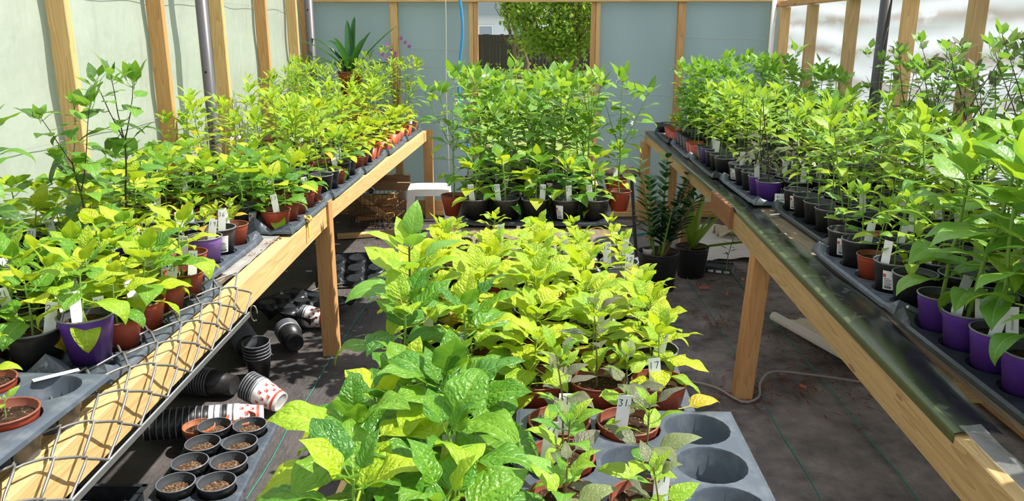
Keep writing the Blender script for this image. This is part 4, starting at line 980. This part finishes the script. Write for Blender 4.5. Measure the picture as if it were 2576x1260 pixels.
# everything farther back, joined
if REST:
    parts = {}
    Vs, Fs, UVs, LVs, MIs = [], [], [], [], []; MATS = []; o = 0
    pots_mb = MB()
    for c in REST:
        a = arch(c['kind'], rk.randrange(6)); V, F, UV, LV, MI, mats = foliage_arrays(a); s = rk.uniform(.88, 1.12); rz = rk.uniform(0, 6.28); ca, sa = math.cos(rz) * s, math.sin(rz) * s
        sz = POTS[c['pot']][1]
        W = np.stack([V[:, 0] * ca - V[:, 1] * sa + c['x'], V[:, 0] * sa + V[:, 1] * ca + c['y'], V[:, 2] * s + c['z'] + sz], 1)
        for x in mats:
            if x not in MATS: MATS.append(x)
        Vs.append(W); Fs.append(F + o); UVs.append(UV); LVs.append((LV + rk.random()) % 1); MIs.append(np.array([MATS.index(x) for x in mats])[MI]); o += len(V)
        pmi = ('black', 'purple', 'lavender', 'terracotta').index(c['pot']); h = POTS[c['pot']][3]
        pots_mb.lathe([(.049, .006), (.0705, h), (.066, h - .002), (.062, h - .025)], 14, (c['x'], c['y'], c['z']), mi=pmi)
        pots_mb.lathe([(.063, 0), (.002, .002)], 14, (c['x'], c['y'], c['z'] + sz), mi=4)
        pots_mb.tube([(c['x'], c['y'], c['z'] + sz - .004), (c['x'] + rk.uniform(-.01, .01), c['y'], c['z'] + sz + a['h'] * s * .9)], [.004, .002], 5, mi=5)
    fo = obj('pepper_foliage', np_mesh('rear_foliage', np.concatenate(Vs), np.concatenate(Fs), np.concatenate(UVs), np.concatenate(LVs), MATS, np.concatenate(MIs)))
    tag(fo, 'massed pepper foliage in the rearmost bench rows by the walls', 'foliage', None, 'stuff')
    tag(pots_mb.build('pepper_pots', ['pot_black', 'pot_purple', 'pot_lavender', 'pot_terracotta', 'soil', 'stem_green'], fo), kind='stuff')
print('cells', len(CELLS), 'kept', len(keep), 'rest', len(REST))

def smooth(P, n=6):
    P = [Vector(p) for p in P]; out = []
    for i in range(len(P) - 1):
        a, b, c, d = P[max(i - 1, 0)], P[i], P[i + 1], P[min(i + 2, len(P) - 1)]
        for k in range(n):
            t_ = k / n; out.append(.5 * ((2 * b) + (c - a) * t_ + (2 * a - 5 * b + 4 * c - d) * t_ ** 2 + (3 * b - a - 3 * c + d) * t_ ** 3))
    return out + [P[-1]]
# ------------------------------------------------------------------ empty pots in stacks on the floor
WHITEPOT = pot_mesh('pot_white', .049, .0705, .130, ['pot_white', 'pot_rim_grey', 'pot_black_inner'])
def paw_mesh():
    mb = MB()
    for cx, cz, rx, rz2 in ((0, -.002, .0075, .0062), (-.0075, .0062, .0021, .0032), (-.0027, .0088, .0021, .0034), (.0027, .0088, .0021, .0034), (.0075, .0062, .0021, .0032)):
        n = 10; mb.add([(cx + rx * math.cos(2 * PI * k / n), 0, cz + rz2 * math.sin(2 * PI * k / n)) for k in range(n)], [tuple(range(n))])
    return mb.mesh('paw_print', 'print_red')
PAW = paw_mesh()
def band_mesh():
    mb = MB(); n = 24; f = lambda z: .049 + .0215 * z / .130 * .98 + .0009
    mb.lathe([(f(.016), .016), (f(.028), .028)], n); return mb.mesh('red_band', 'print_red')
BAND = band_mesh()
def stack(axis_from, axis_dir, n, gap, kinds, label, group, spin=0.0):
    """pots nested one in another; axis_dir points out of the mouths, the first pot is the innermost at the bottom end"""
    d = Vector(axis_dir).normalized(); q = d.to_track_quat('Z', 'Y'); rs = random.Random(int(axis_from[0] * 1000) + n)
    for k in range(n):
        kd = kinds[k] if isinstance(kinds, (list, tuple)) else kinds
        me = {'b': POTS['black'][0], 'w': WHITEPOT}[kd]
        p = Vector(axis_from) + d * gap * k + Vector((rs.uniform(-.0008, .0008), rs.uniform(-.0008, .0008), 0))
        o = obj('nursery_pot', me, None, p); o.rotation_euler = (q @ Euler((0, 0, spin)).to_quaternion()).to_euler()
        ORDS = ORD + ['thirteenth', 'fourteenth', 'fifteenth', 'sixteenth', 'seventeenth']; tag(o, (label[kd] if isinstance(label, dict) else label) + ', ' + ORDS[n - k] + ' from mouth', 'pot', group)
        if kd == 'w' and k in (0,):
            obj('red_band', BAND, o)
            for a in np.arange(0, 6.28, .78):
                for zz, sh in ((.045, 0), (.068, .39), (.09, 0)):
                    r = .049 + .0215 * zz / .130 * .98 + .0012; obj('paw_print', PAW, o, (r * math.cos(a + sh), r * math.sin(a + sh), zz), (math.radians(9) * 0, 0, a + sh + PI / 2))
BL = 'black pot nested in the '
stack((-1.235, 3.275, .062), (-1, -.30, .045), 15, .0265, ['w', 'w', 'b', 'w', 'w', 'b', 'b', 'b', 'b', 'b', 'b', 'b', 'b', 'b', 'b'], {'w': 'white pot in the lying stack behind the clay pots', 'b': BL + 'lying stack behind the clay pots'}, 'pots in the stack behind the clay pots', .4)
stack((-1.20, 3.42, .060), (-.88, .30, .30), 6, .014, ['w', 'w', 'b', 'b', 'b', 'b'], {'w': 'white paw-print pot in the open-mouthed stack on the floor', 'b': BL + 'open-mouthed stack with paw prints'}, 'pots in the open-mouthed stack', 2.2)
stack((-1.49, 3.60, .062), (-.95, .16, .03), 15, .0145, 'b', BL + 'all-black lying stack under the wire mesh', 'pots in the all-black lying stack')
stack((-1.53, 3.99, .064), (-.52, .85, .03), 16, .0200, 'b', BL + 'long lying stack behind the upright one', 'pots in the long lying stack')
stack((-1.445, 3.835, .006), (.0, -.10, 1), 5, .0185, 'b', BL + 'short upright stack between the lying stacks', 'pots in the short upright stack')
stack((-1.35, 4.16, .060), (-.48, .80, .12), 5, .016, ['b', 'w', 'b', 'b', 'b'], {'w': 'white-rimmed pot inside the leaning black stack by the bench leg', 'b': BL + 'leaning stack by the bench leg'}, 'pots in the leaning stack')
stack((-1.27, 4.56, .062), (-.97, .22, .03), 4, .012, ['w', 'w', 'b', 'b'], {'w': 'white pot with red paw prints lying by the bench leg', 'b': BL + 'paw-print stack by the bench leg'}, 'pots in the paw-print stack', 1.2)

# ------------------------------------------------------------------ floor tray of soil-filled pots and two clay pots
o = obj('carry_tray', tray_mesh(2, 4, 'flat', 'tray_slate'), None, (-1.335, 2.60, 0.0), (0, 0, .07)); tag(o, 'slate tray of soil-filled black pots standing on the floor', 'tray')
for j in range(4):
    for i in range(2):
        lx, ly = i * PT, j * PT; x, y = -1.335 + lx * math.cos(.07) - ly * math.sin(.07), 2.60 + lx * math.sin(.07) + ly * math.cos(.07)
        t_ = thing('soil_pot', f'black pot of dry soil in the floor tray, row {NUM[j + 1]}, {("wire-mesh", "aisle")[i]} side', 'pot', (x, y, .006), 0, 'soil-filled pots in the floor tray')
        obj('pot', POTS['black'][0], t_); obj('soil', soil_mesh(.060, 'soil_dry', (i + 2 * j) % 5), t_, (0, 0, .094))
CLAY = pot_mesh('clay_pot', .046, .068, .115, ['clay', 'clay', 'clay'], .02)
for k, (x, y, rz, lab, sl) in enumerate(((-1.45, 3.08, 0, 'clay pot with dark damp soil beside the floor tray', 'soil'), (-1.295, 3.16, 1, 'pale-stained clay pot with dry soil behind the floor tray', 'soil_dry'))):
    t_ = thing('clay_pot', lab, 'pot', (x, y, 0), rz); obj('pot', CLAY, t_); obj('soil', soil_mesh(.058, sl, k), t_, (0, 0, .092))

# ------------------------------------------------------------------ upturned trays on the floor
o = obj('carry_tray', tray_mesh(3, 3, 'carry', 'tray_black'), None, (-1.50, 5.72, .125), (PI + .25, .0, .15)); tag(o, 'black carry tray lying upside down by the bench leg, farther of two', 'tray')
o = obj('carry_tray', tray_mesh(3, 3, 'carry', 'tray_black'), None, (-1.58, 4.98, .105), (PI - .06, .04, -.35)); tag(o, 'black carry tray lying upside down behind the paw-print pots', 'tray')
def seed_tray(name, x, y, rz, L, W, H, label, top=False):
    t_ = thing(name, label, 'tray', (x, y, 0), rz); mb = MB(); w = .004
    for sx in (-1, 1): mb.box((sx * L / 2, 0, H / 2), (w, W, H)); mb.box((sx * (L / 2 + .008), 0, H), (.02, W + .03, .004))
    for sy in (-1, 1): mb.box((0, sy * W / 2, H / 2), (L, w, H)); mb.box((0, sy * (W / 2 + .008), H), (L + .03, .02, .004))
    mb.box((0, 0, .002), (L, W, .004)); mb.build('shell', 'tray_black', t_)
    for k in range(7): MB().box((-L / 2 + L * (k + .5) / 7, 0, .007), (.006, W * .9, .006)).build('floor_rib', 'tray_black', t_)
    return t_
seed_tray('seed_tray', -1.66, 2.55, .02, .30, .26, .06, 'shallow black seed tray on the floor under the wire mesh')
t_ = thing('scalloped_tray', 'small black scalloped tray on the floor by the bromeliad pot', 'tray', (1.40, 5.92, 0), -.35)
mb = MB(); mb.box((0, 0, .028), (.24, .20, .004))
mb.add([(-.12, -.10, .028), (.12, -.10, .028), (.12, .10, .028), (-.12, .10, .028), (-.135, -.115, 0), (.135, -.115, 0), (.135, .115, 0), (-.135, .115, 0)], [(0, 1, 5, 4), (1, 2, 6, 5), (2, 3, 7, 6), (3, 0, 4, 7)]); mb.build('shell', 'tray_black', t_)
for k in range(7): MB().lathe([(.016, .03), (.014, .036), (.004, .038)], 8, (-.105 + k * .035, .10, 0)).build('scallop', 'tray_black', t_)
for k in range(4): MB().box((-.09 + k * .06, -.111, .014), (.04, .004, .018), Matrix.Rotation(-.5, 3, 'X')).build('window', 'jar_glass', t_)
for k in (.09, .06): 
    mb = MB(); mb.tube([(-k - .02, -k, .031), (k + .02, -k, .031), (k + .02, k, .031), (-k - .02, k, .031), (-k - .02, -k, .031)], .003, 4); mb.build('ridge', 'tray_black', t_)

# ------------------------------------------------------------------ milk crate, timber, stools
ct = thing('wire_crate', 'rusty wire milk crate filled with timber offcuts', 'crate', (-1.50, 7.36, 0), -.10)
cw, cd, ch = .46, .34, .33
for sy in (-1, 1):
    for z in (.012, .11, .21, .32): MB().tube([(-cw / 2, sy * cd / 2, z), (cw / 2, sy * cd / 2, z)], .005, 5).build('rail_wire', 'rusty_wire', ct)
    for k in range(12): MB().tube([(-cw / 2 + cw * k / 11, sy * cd / 2, .01), (-cw / 2 + cw * k / 11, sy * cd / 2, .32)], .0032, 4).build('upright_wire', 'rusty_wire', ct)
for sx in (-1, 1):
    for z in (.012, .11, .21, .32): MB().tube([(sx * cw / 2, -cd / 2, z), (sx * cw / 2, cd / 2, z)], .005, 5).build('rail_wire', 'rusty_wire', ct)
    for k in range(1, 8): MB().tube([(sx * cw / 2, -cd / 2 + cd * k / 8, .01), (sx * cw / 2, -cd / 2 + cd * k / 8, .32)], .0032, 4).build('upright_wire', 'rusty_wire', ct)
for k in range(9): MB().tube([(-cw / 2 + cw * k / 8, -cd / 2, .012), (-cw / 2 + cw * k / 8, cd / 2, .012)], .0032, 4).build('floor_wire', 'rusty_wire', ct)
rs = random.Random(8)
OFF = [((-1.69, 7.28, .30), (-1.36, 7.26, .06)), ((-1.68, 7.30, .06), (-1.33, 7.30, .10)), ((-1.66, 7.36, .10), (-1.34, 7.35, .17)), ((-1.62, 7.42, .15), (-1.32, 7.42, .22)), ((-1.67, 7.45, .08), (-1.36, 7.46, .05)), ((-1.66, 7.40, .24), (-1.34, 7.39, .27)), ((-1.60, 7.33, .20), (-1.35, 7.47, .24))]
LBL = ['pale offcut slanting across the front of the wire crate', 'offcut lying low at the front of the wire crate', 'reddish offcut midway up in the wire crate', 'offcut behind the slanting one in the wire crate', 'offcut at the back bottom of the wire crate', 'top offcut lying level in the wire crate', 'offcut laid crosswise near the top of the wire crate']
for (a, b), l, mt in zip(OFF, LBL, ('lumber', 'lumber_orange', 'old_wood', 'lumber_orange', 'old_wood', 'lumber', 'old_wood')): tag(board('timber_offcut', a, b, .05, .022, mt), l, 'wood')
mb = MB(); mb.lathe([(.0, 0), (.036, .003), (.042, .03), (.042, .075), (.030, .09), (.030, .105), (.027, .105)], 16); o = mb.build('glass_jar', 'jar_glass', None, loc=(-1.50, 7.19, .365), rot=(PI / 2.2, 0, .3)); o.location = (-1.545, 7.27, .335); tag(o, 'small glass jar lying on top of the crate', 'jar')
tag(board('timber_board', (-1.95, 7.28, .375), (-1.17, 7.30, .375), .075, .036, 'old_wood'), 'grey-brown board laid across the wire crate towards the white stool', 'wood')
tag(board('timber_board', (-1.92, 7.50, .41), (-1.20, 7.50, .41), .085, .04, 'old_wood'), 'shorter brown board behind the one across the crate', 'wood')
tag(board('timber_board', (-1.75, 6.78, .018), (-1.12, 6.98, .018), .085, .036, 'lumber', up=(0, 1, 0)), 'pale board lying on the floor before the wire crate', 'wood')

st = thing('plastic_stool', 'white plastic garden stool between the benches', 'stool', (-.95, 7.0, 0), .06)
mb = MB(); mb.grid(lambda u, v: ((u - .5) * .36, (v - .5) * .32, .44 - .006 * ((2 * u - 1) ** 4 + (2 * v - 1) ** 4) * 1.0), 10, 10); mb.build('seat', 'stool_white', st)
mb = MB()
ring = [(-.18, -.16), (.18, -.16), (.18, .16), (-.18, .16)]
for (x0, y0), (x1, y1) in zip(ring, ring[1:] + ring[:1]): mb.add([(x0, y0, .43), (x1, y1, .43), (x1 * 1.03, y1 * 1.03, .375), (x0 * 1.03, y0 * 1.03, .375)], [(0, 1, 2, 3)])
mb.build('apron', 'stool_white', st)
for sx in (-1, 1):
    for sy in (-1, 1):
        mb = MB()
        for z0, z1, o0, o1 in ((.43, 0, 0, .035),):
            a = [Vector((sx * (.18 + o), sy * (.16 + o), z)) for z, o in ((z0, o0), (z1, o1))]; w0, w1 = .075, .045
            mb.add([a[0], a[0] - Vector((sx * w0, 0, 0)), a[1] - Vector((sx * w1, 0, 0)), a[1]], [(0, 1, 2, 3)]); mb.add([a[0], a[0] - Vector((0, sy * w0, 0)), a[1] - Vector((0, sy * w1, 0)), a[1]], [(0, 1, 2, 3)])
        mb.build('leg', 'stool_white', st)
bs = thing('bar_stool', 'dark round-seated stool with slim legs past the middle bench', 'stool', (.70, 6.42, 0), .3)
mb = MB(); mb.lathe([(.02, .645), (.15, .648), (.165, .66), (.165, .675), (.15, .688), (.02, .69)], 24, capb=True, capt=True); mb.build('seat', 'stool_dark', bs)
for a in (.4, 1.97, 3.54, 5.11): MB().tube([(.11 * math.cos(a), .11 * math.sin(a), .65), (.20 * math.cos(a), .20 * math.sin(a), .0)], .0135, 8).build('leg', 'dark_metal', bs)
mb = MB(); mb.tube([(.165 * math.cos(a), .165 * math.sin(a), .25) for a in np.arange(0, 6.4, .26)], .007, 6); mb.build('foot_ring', 'dark_metal', bs)

# ------------------------------------------------------------------ ZZ plant, bromeliad and odds and ends by the far aisle
def nursery(root, r0, r1, h, mat='pot_black'):
    me = pot_mesh('nursery', r0, r1, h, [mat, 'pot_black', 'pot_black_inner'], .015); obj('pot', me, root); obj('soil', soil_mesh(r1 * .93, 'soil', 2), root, (0, 0, h * .88))
zz = thing('zamioculcas', 'dark waxy upright houseplant in a tall black nursery pot on the floor', 'potted plant', (.87, 5.43, 0)); nursery(zz, .118, .145, .275)
rs = random.Random(14); wax = leaf_mesh('wax', 0, 'hi', 'leaf_wax')
for k, (a, lean, L) in enumerate(((2.8, .16, .66), (.3, .34, .60), (1.2, .10, .70), (-.4, .40, .50), (3.6, .10, .56), (.9, .45, .60), (5.1, .30, .36))):
    P = []; p = Vector((.04 * math.cos(a), .04 * math.sin(a), .235)); d = Vector((math.cos(a) * lean, math.sin(a) * lean * .6, 1)).normalized()
    for j in range(9): P.append(p.copy()); p += d * L / 8; d = (d + Vector((math.cos(a) * .05 * lean, 0, -.02 * lean))).normalized()
    MB().tube(P, [.011 * (1 - j / 11) for j in range(9)], 6).build('stem', 'stem_brown' if k % 2 else 'stem_green', zz)
    n = 12
    for j in range(n):
        q = .25 + .73 * j / (n - 1); i = min(int(q * 8), 7); pp = P[i].lerp(P[i + 1], q * 8 - i); side = P[i + 1] - P[i]
        for sg in (-1, 1):
            o = bpy.data.objects.new('leaf', wax); COL.objects.link(o); o.parent = zz; az = (a if lean > .3 else k) + sg * 1.35 + rs.uniform(-.25, .25)
            o.matrix_local = Matrix.Translation(pp) @ Matrix.Rotation(az, 4, 'Z') @ Matrix.Rotation(rs.uniform(.15, .6), 4, 'X') @ Matrix.Scale(rs.uniform(.10, .125) * (1 - .25 * q), 4)
sp = thing('seedling_pot', 'small white pot with a green seedling sitting on the tall black pot', 'potted plant', (.785, 5.37, .245)); obj('pot', WHITEPOT, sp, scale=.52); obj('soil', soil_mesh(.031, 'soil', 1), sp, (0, 0, .056))
a_ = arch('small', 3); obj('stem', a_['stem'], sp, (0, 0, .05), (0, 0, 1), .55); tag(obj('foliage', foliage_mesh(a_, 'small'), sp, (0, 0, .05), (0, 0, 1), .55), kind='stuff')
def strap(L, w, az, el, curl, mat, parent, p=(0, 0, 0), name='leaf', taper=True, chan=.25, twist=0):
    nv = 14; line = []; y = z = 0.0; th = el
    for j in range(nv + 1): line.append((y, z, th)); y += math.cos(th) * L / nv; z += math.sin(th) * L / nv; th -= curl / nv * (.3 + 1.4 * j / nv)
    V, UV, F = [], [], []
    for j, (y, z, th) in enumerate(line):
        v = j / nv; ww = w * (min(1, .55 + v * 1.6) * ((1 - v) ** .45 if taper else 1) + .02)
        for i in range(5): u = -1 + i / 2; hgt = chan * ww * u * u; V.append((u * ww, y - math.sin(th) * hgt, z + math.cos(th) * hgt)); UV.append((.5 + .5 * u, v))
    for j in range(nv):
        for i in range(4): a = j * 5 + i; F.append((a, a + 1, a + 6, a + 5))
    me = np_mesh('strap_leaf', V, F, UV, np.full(len(V), rs.random()), [mat]); o = obj(name, me, parent, p); o.rotation_euler = (0, 0, az); return o
br = thing('bromeliad', 'light green strap-leaved bromeliad in a black pot behind the waxy plant', 'potted plant', (1.17, 5.76, 0)); nursery(br, .10, .125, .225)
for az, el, cu, L in ((-1.65, .18, .1, .50), (.0, 1.25, .3, .46), (-.5, 1.15, .4, .52), (.6, 1.1, .5, .42), (1.6, 1.05, .6, .40), (2.6, 1.2, .4, .42), (-1.1, .85, .5, .50), (3.6, 1.0, .5, .38), (-2.4, 1.2, .5, .36)):
    strap(L, .030, az, el, cu, 'leaf_bromeliad', br, (0, 0, .20), taper=abs(az + 1.65) > .01)
fn = thing('fern_sprig', 'thin weedy sprig growing beside the bromeliad pot', 'plant', (1.42, 5.72, 0))
MB().tube([(0, 0, 0), (.01, 0, .16), (.04, .0, .30), (.09, 0, .38)], [.004, .003, .003, .002], 5).build('stem', 'stem_green', fn)
for k in range(14):
    q = .3 + .05 * k; o = obj('leaf', leaf_mesh('narrow', 1, 'lo', 'leaf_green'), fn, (.01 + .10 * max(0, q - .4), 0, .06 + .34 * min(q, .95)), (.1, 0, k * 2.4), .06)
jg = thing('white_jug', 'round white jug with a yellow-green cap lying behind the tall black pot', 'jug', (.80, 5.78, .065), 0, None, (PI / 2 * .9, 0, .5))
mb = MB(); mb.lathe([(.0, -.06), (.05, -.06), (.062, -.04), (.062, .02), (.03, .05), (.02, .06)], 18); mb.build('body', 'pot_white', jg); mb = MB(); mb.lathe([(.023, .055), (.023, .085), (.0, .086)], 12); mb.build('cap', 'sticker_yellow', jg)
m = MB(); m.tube([(.72, 6.95, .02), (.92, 6.92, .02), (1.10, 6.98, .035)], .014, 6); tag(m.build('green_stake', 'algae_green' if 0 else 'thread_green'), 'green garden stake lying on the floor near the dark stool', 'stake')

# ------------------------------------------------------------------ strap-leaved plant, orchid at the far end of the wire-mesh bench
cv = thing('strap_leaf_plant', 'dark green strap-leaved plant rising at the back corner', 'potted plant', (-1.70, 7.40, BT + .36))
up = tag(obj('upturned_pot', pot_mesh('upturned_pot', .12, .15, .355, ['clay', 'clay', 'clay'], .03), None, (-1.70, 7.40, BT + .357), (PI, 0, 0)), 'tall clay pot turned upside down under the strap-leaved plant', 'pot')
me = pot_mesh('big_terracotta', .09, .115, .20, ['pot_terracotta', 'terracotta_rim', 'terracotta_rim'], .02); obj('pot', me, cv); obj('soil', soil_mesh(.105, 'soil', 3), cv, (0, 0, .17))
for k, (az, el, cu, L, w) in enumerate(((1.75, .85, .75, .56, .046), (1.35, 1.0, .95, .54, .046), (2.0, .65, .9, .50, .042), (.3, 1.42, .15, .50, .052), (-.25, 1.38, .2, .54, .050), (-1.3, .88, .30, .62, .046), (-.8, 1.15, .4, .46, .052), (-2.2, 1.2, .6, .40, .048), (2.8, 1.15, .6, .42, .048), (-1.7, .5, .8, .46, .042), (.9, 1.2, 1.4, .48, .046))):
    strap(L, w, az, el, cu, 'leaf_strap', cv, (0, 0, .16), chan=.35)
orc = thing('purple_orchid', 'orchid with small purple flowers on tall stakes at the back', 'potted plant', (-1.30, 7.40, BT)); obj('pot', POTS['terracotta'][0], orc); obj('soil', soil_mesh(.0625, 'soil', 0), orc, (0, 0, .088))
for k, (x, y, h) in enumerate(((.0, 0, .80), (.03, .01, .86), (-.03, .01, .72), (.045, -.01, .70))):
    MB().tube([(x * .4, y, .08), (x, y, .08 + h * .5), (x * 1.6, y, h)], [.004, .003, .002], 5).build('flower_stalk', 'stem_brown', orc)
    for j in range(3 if k < 3 else 1):
        mb = MB(); 
        for q in range(5): a = 2 * PI * q / 5; mb.add([(0, 0, 0), (.012 * math.cos(a - .5), -.003, .012 * math.sin(a - .5)), (.024 * math.cos(a), .002, .024 * math.sin(a)), (.012 * math.cos(a + .5), -.003, .012 * math.sin(a + .5))], [(0, 1, 2, 3)])
        mb.build('flower', 'petal_purple', orc, loc=(x * 1.6 + (-.05 if k != 1 else .03) + .035 * j, y - .01, h - .01 - .035 * j), rot=(rs.uniform(-.4, .4), 0, rs.uniform(-.5, .5)))
for k in range(10): o = obj('leaf', leaf_mesh('narrow', 1 + k % 2, 'hi', 'leaf_lime_smooth'), orc, (0, 0, .30 + .05 * k), (.3, 0, k * 2.4), .10)
o = obj('carry_tray', tray_mesh(3, 2, 'carry', 'tray_black'), None, (1.22, 7.50, BT + .10), (PI, 0, 0)); tag(o, 'upturned black tray at the far end of the streaked-wall bench', 'tray')

# ------------------------------------------------------------------ sheet, roll, cable, litter
m = MB(); rs2 = random.Random(2)
m.grid(lambda u, v: (1.36 + u * .86 + .03 * math.sin(v * 9), 6.10 + v * 1.2 + .05 * math.sin(u * 6), .012 + .012 * math.sin(u * 13 + v * 7) ** 2 + .02 * math.sin(v * 21 + u * 3) ** 4), 26, 30)
tag(m.build('white_tarp', 'paper_white'), 'rumpled whitish sheet spread on the floor under the streaked-wall bench', 'sheet')
m = MB(); m.grid(lambda u, v: (1.60 + u * .62, 6.75 + v * .3, .05 + .06 * math.sin(u * 7 + 2 * v) ** 2 * (1 - v) + .04 * math.sin(v * 12)), 22, 10)
tag(m.build('crumpled_bag', 'crumpled'), 'crumpled buff bag on the whitish sheet', 'bag')
pr = thing('paper_roll', 'torn roll of white paper lying under the streaked-wall bench', 'paper', (0, 0, 0))
a, b = Vector((1.49, 4.72, .03)), Vector((1.76, 3.90, .03)); dd = (b - a).normalized(); nn = Vector((dd.y, -dd.x, 0))
m = MB(); m.grid(lambda u, v: tuple(a + (b - a) * v + nn * (-.028 * math.sin(u * 5.2)) + Vector((0, 0, .012 - .030 * math.cos(u * 5.2) + .01))), 12, 10); m.build('rolled_edge', 'paper_white', pr)
m = MB(); m.grid(lambda u, v: tuple(a + (b - a) * (.08 + .92 * v) - nn * (.02 + u * (.25 + .04 * math.sin(v * 17))) + Vector((0, 0, .010 + .010 * math.sin(v * 30 + u * 9) ** 2))), 12, 26); m.build('torn_sheet', 'crumpled', pr)
m = MB(); m.tube(smooth([(.70, 3.86, .012), (.84, 3.81, .012), (.93, 3.74, .014), (1.02, 3.595, .012), (1.115, 3.65, .012), (1.17, 3.82, .014), (1.27, 3.95, .016), (1.48, 3.92, .012), (1.77, 3.82, .012), (2.1, 3.75, .012)]), .0065, 6)
tag(m.build('power_cable', 'cable_grey'), 'grey cable running across the floor around the bench leg', 'cable')
m = MB(); m.tube([(-1.75, 4.85, .012), (-1.5, 5.35, .02), (-1.25, 5.5, .012), (-.98, 5.3, .012), (-.9, 4.9, .012)], .003, 5); tag(m.build('loose_wire', 'wire_grey'), 'thin loose wire on the floor beside the upturned trays', 'wire')
# bark litter in drifts
V, F = [], []
rs = random.Random(31)
for (cx, cy, sx, sy, n) in ((1.05, 3.68, .10, .08, 90), (1.28, 3.83, .14, .10, 150), (1.62, 4.45, .22, .25, 200), (1.15, 4.75, .06, .08, 60), (1.40, 5.0, .25, .3, 110), (1.25, 5.55, .12, .08, 50), (1.8, 3.9, .2, .25, 260), (-1.1, 5.15, .2, .2, 60), (-1.3, 4.6, .3, .4, 60), (.85, 4.4, .15, .5, 40), (1.9, 5.6, .25, .3, 120), (-1.55, 6.95, .3, .2, 60)):
    for k in range(n):
        x, y = min(rs.gauss(cx, sx), 2.12), rs.gauss(cy, sy); a = rs.uniform(0, PI); L = rs.choice((.008, .012, .02, .035)) ; w = rs.uniform(.002, .006); c, s = math.cos(a), math.sin(a); z = .007 + rs.uniform(0, .004)
        o_ = len(V); V += [(x - c * L, y - s * L, z), (x - s * w, y + c * w, z + .003), (x + c * L, y + s * L, z), (x + s * w, y - c * w, z + .002)]; F.append((o_, o_ + 1, o_ + 2, o_ + 3))
lit = obj('bark_litter', np_mesh('litter', V, F, [(0, 0)] * len(V), [0] * len(V), ['bark'])); tag(lit, 'scattered brown bark and needle litter on the floor fabric', 'litter', None, 'stuff')
V, F = [], []
for k in range(420):
    y = rs.uniform(2.85, 3.85); x, y = -1.165 - rs.uniform(0, .05) - .03 * math.sin(y * 5), y; L = rs.choice((.004, .007, .012)); w = rs.uniform(.002, .004); a = rs.uniform(0, 3.1); c, s = math.cos(a), math.sin(a); z = BT + .003 + rs.uniform(0, .006)
    o_ = len(V); V += [(x - c * L, y - s * L, z), (x - s * w, y + c * w, z + .002), (x + c * L, y + s * L, z), (x + s * w, y - c * w, z + .002)]; F.append((o_, o_ + 1, o_ + 2, o_ + 3))
tag(obj('spilled_dirt', np_mesh('dirt', V, F, [(0, 0)] * len(V), [0] * len(V), ['bark'])), 'line of spilled brown dirt on the ledge of the wire-mesh bench', 'dirt', None, 'stuff')
for k, (x, y, L, lab) in enumerate(((1.20, 5.42, .075, 'large reddish bark chip by the bromeliad pot'), (1.33, 5.28, .05, 'bark chip halfway between bromeliad pot and bench leg'), (1.30, 4.60, .05, 'curled bark chip beside the bench leg'), (1.52, 5.62, .04, 'small bark chip by the scalloped tray'), (1.38, 3.78, .045, 'bark chip in the litter by the cable'))):
    m = MB(); m.grid(lambda u, v: ((u - .5) * L, (v - .5) * L * .4, .012 * math.sin(v * PI) + .004 * u), 5, 4); tag(m.build('bark_chip', 'strap_red', None, loc=(x, y, .006), rot=(0, 0, k * 1.3)), lab, 'bark')
o = obj('fallen_leaf', leaf_mesh('smooth', 2, 'hi', 'leaf_yellow'), None, (.33, 1.665, CT + .10), (.05, .1, -1.2), .09); tag(o, 'yellow fallen leaf lying on the front tray of the middle bench', 'leaf')
m = MB(); m.box((0, 0, 0), (.10, .018, .0012)); tag(m.build('loose_label', 'tag_white', None, loc=(-1.15, 1.735, BT + .0975), rot=(0, 0, .75)), 'white plant label lying loose on the dusty slate tray', 'label')
# $1.12 price sticker on the end of a tray on the streaked-wall bench
for o in bpy.data.objects:
    if o.name.startswith('carry_tray') and o.get('label', '').startswith('black carry tray along the aisle, streaked-wall bench, fifth') or o.get('label', '').startswith('slate') and 0: TR5 = o
m = MB(); m.box((0, 0, 0), (.062, .0015, .046)); ps_ = m.build('price_sticker', 'tag_white', TR5, loc=(.036, -.101, .058), rot=(-.15, 0, -.1))
obj('writing', text_mesh('$1.12', .019, 'ink'), ps_, (0, -.0012, .006), (PI / 2, 0, 0)); MB().box((0, -.0012, -.010), (.036, .0006, .003)).build('print_line', 'ink', ps_)
print('objects', len(bpy.data.objects))
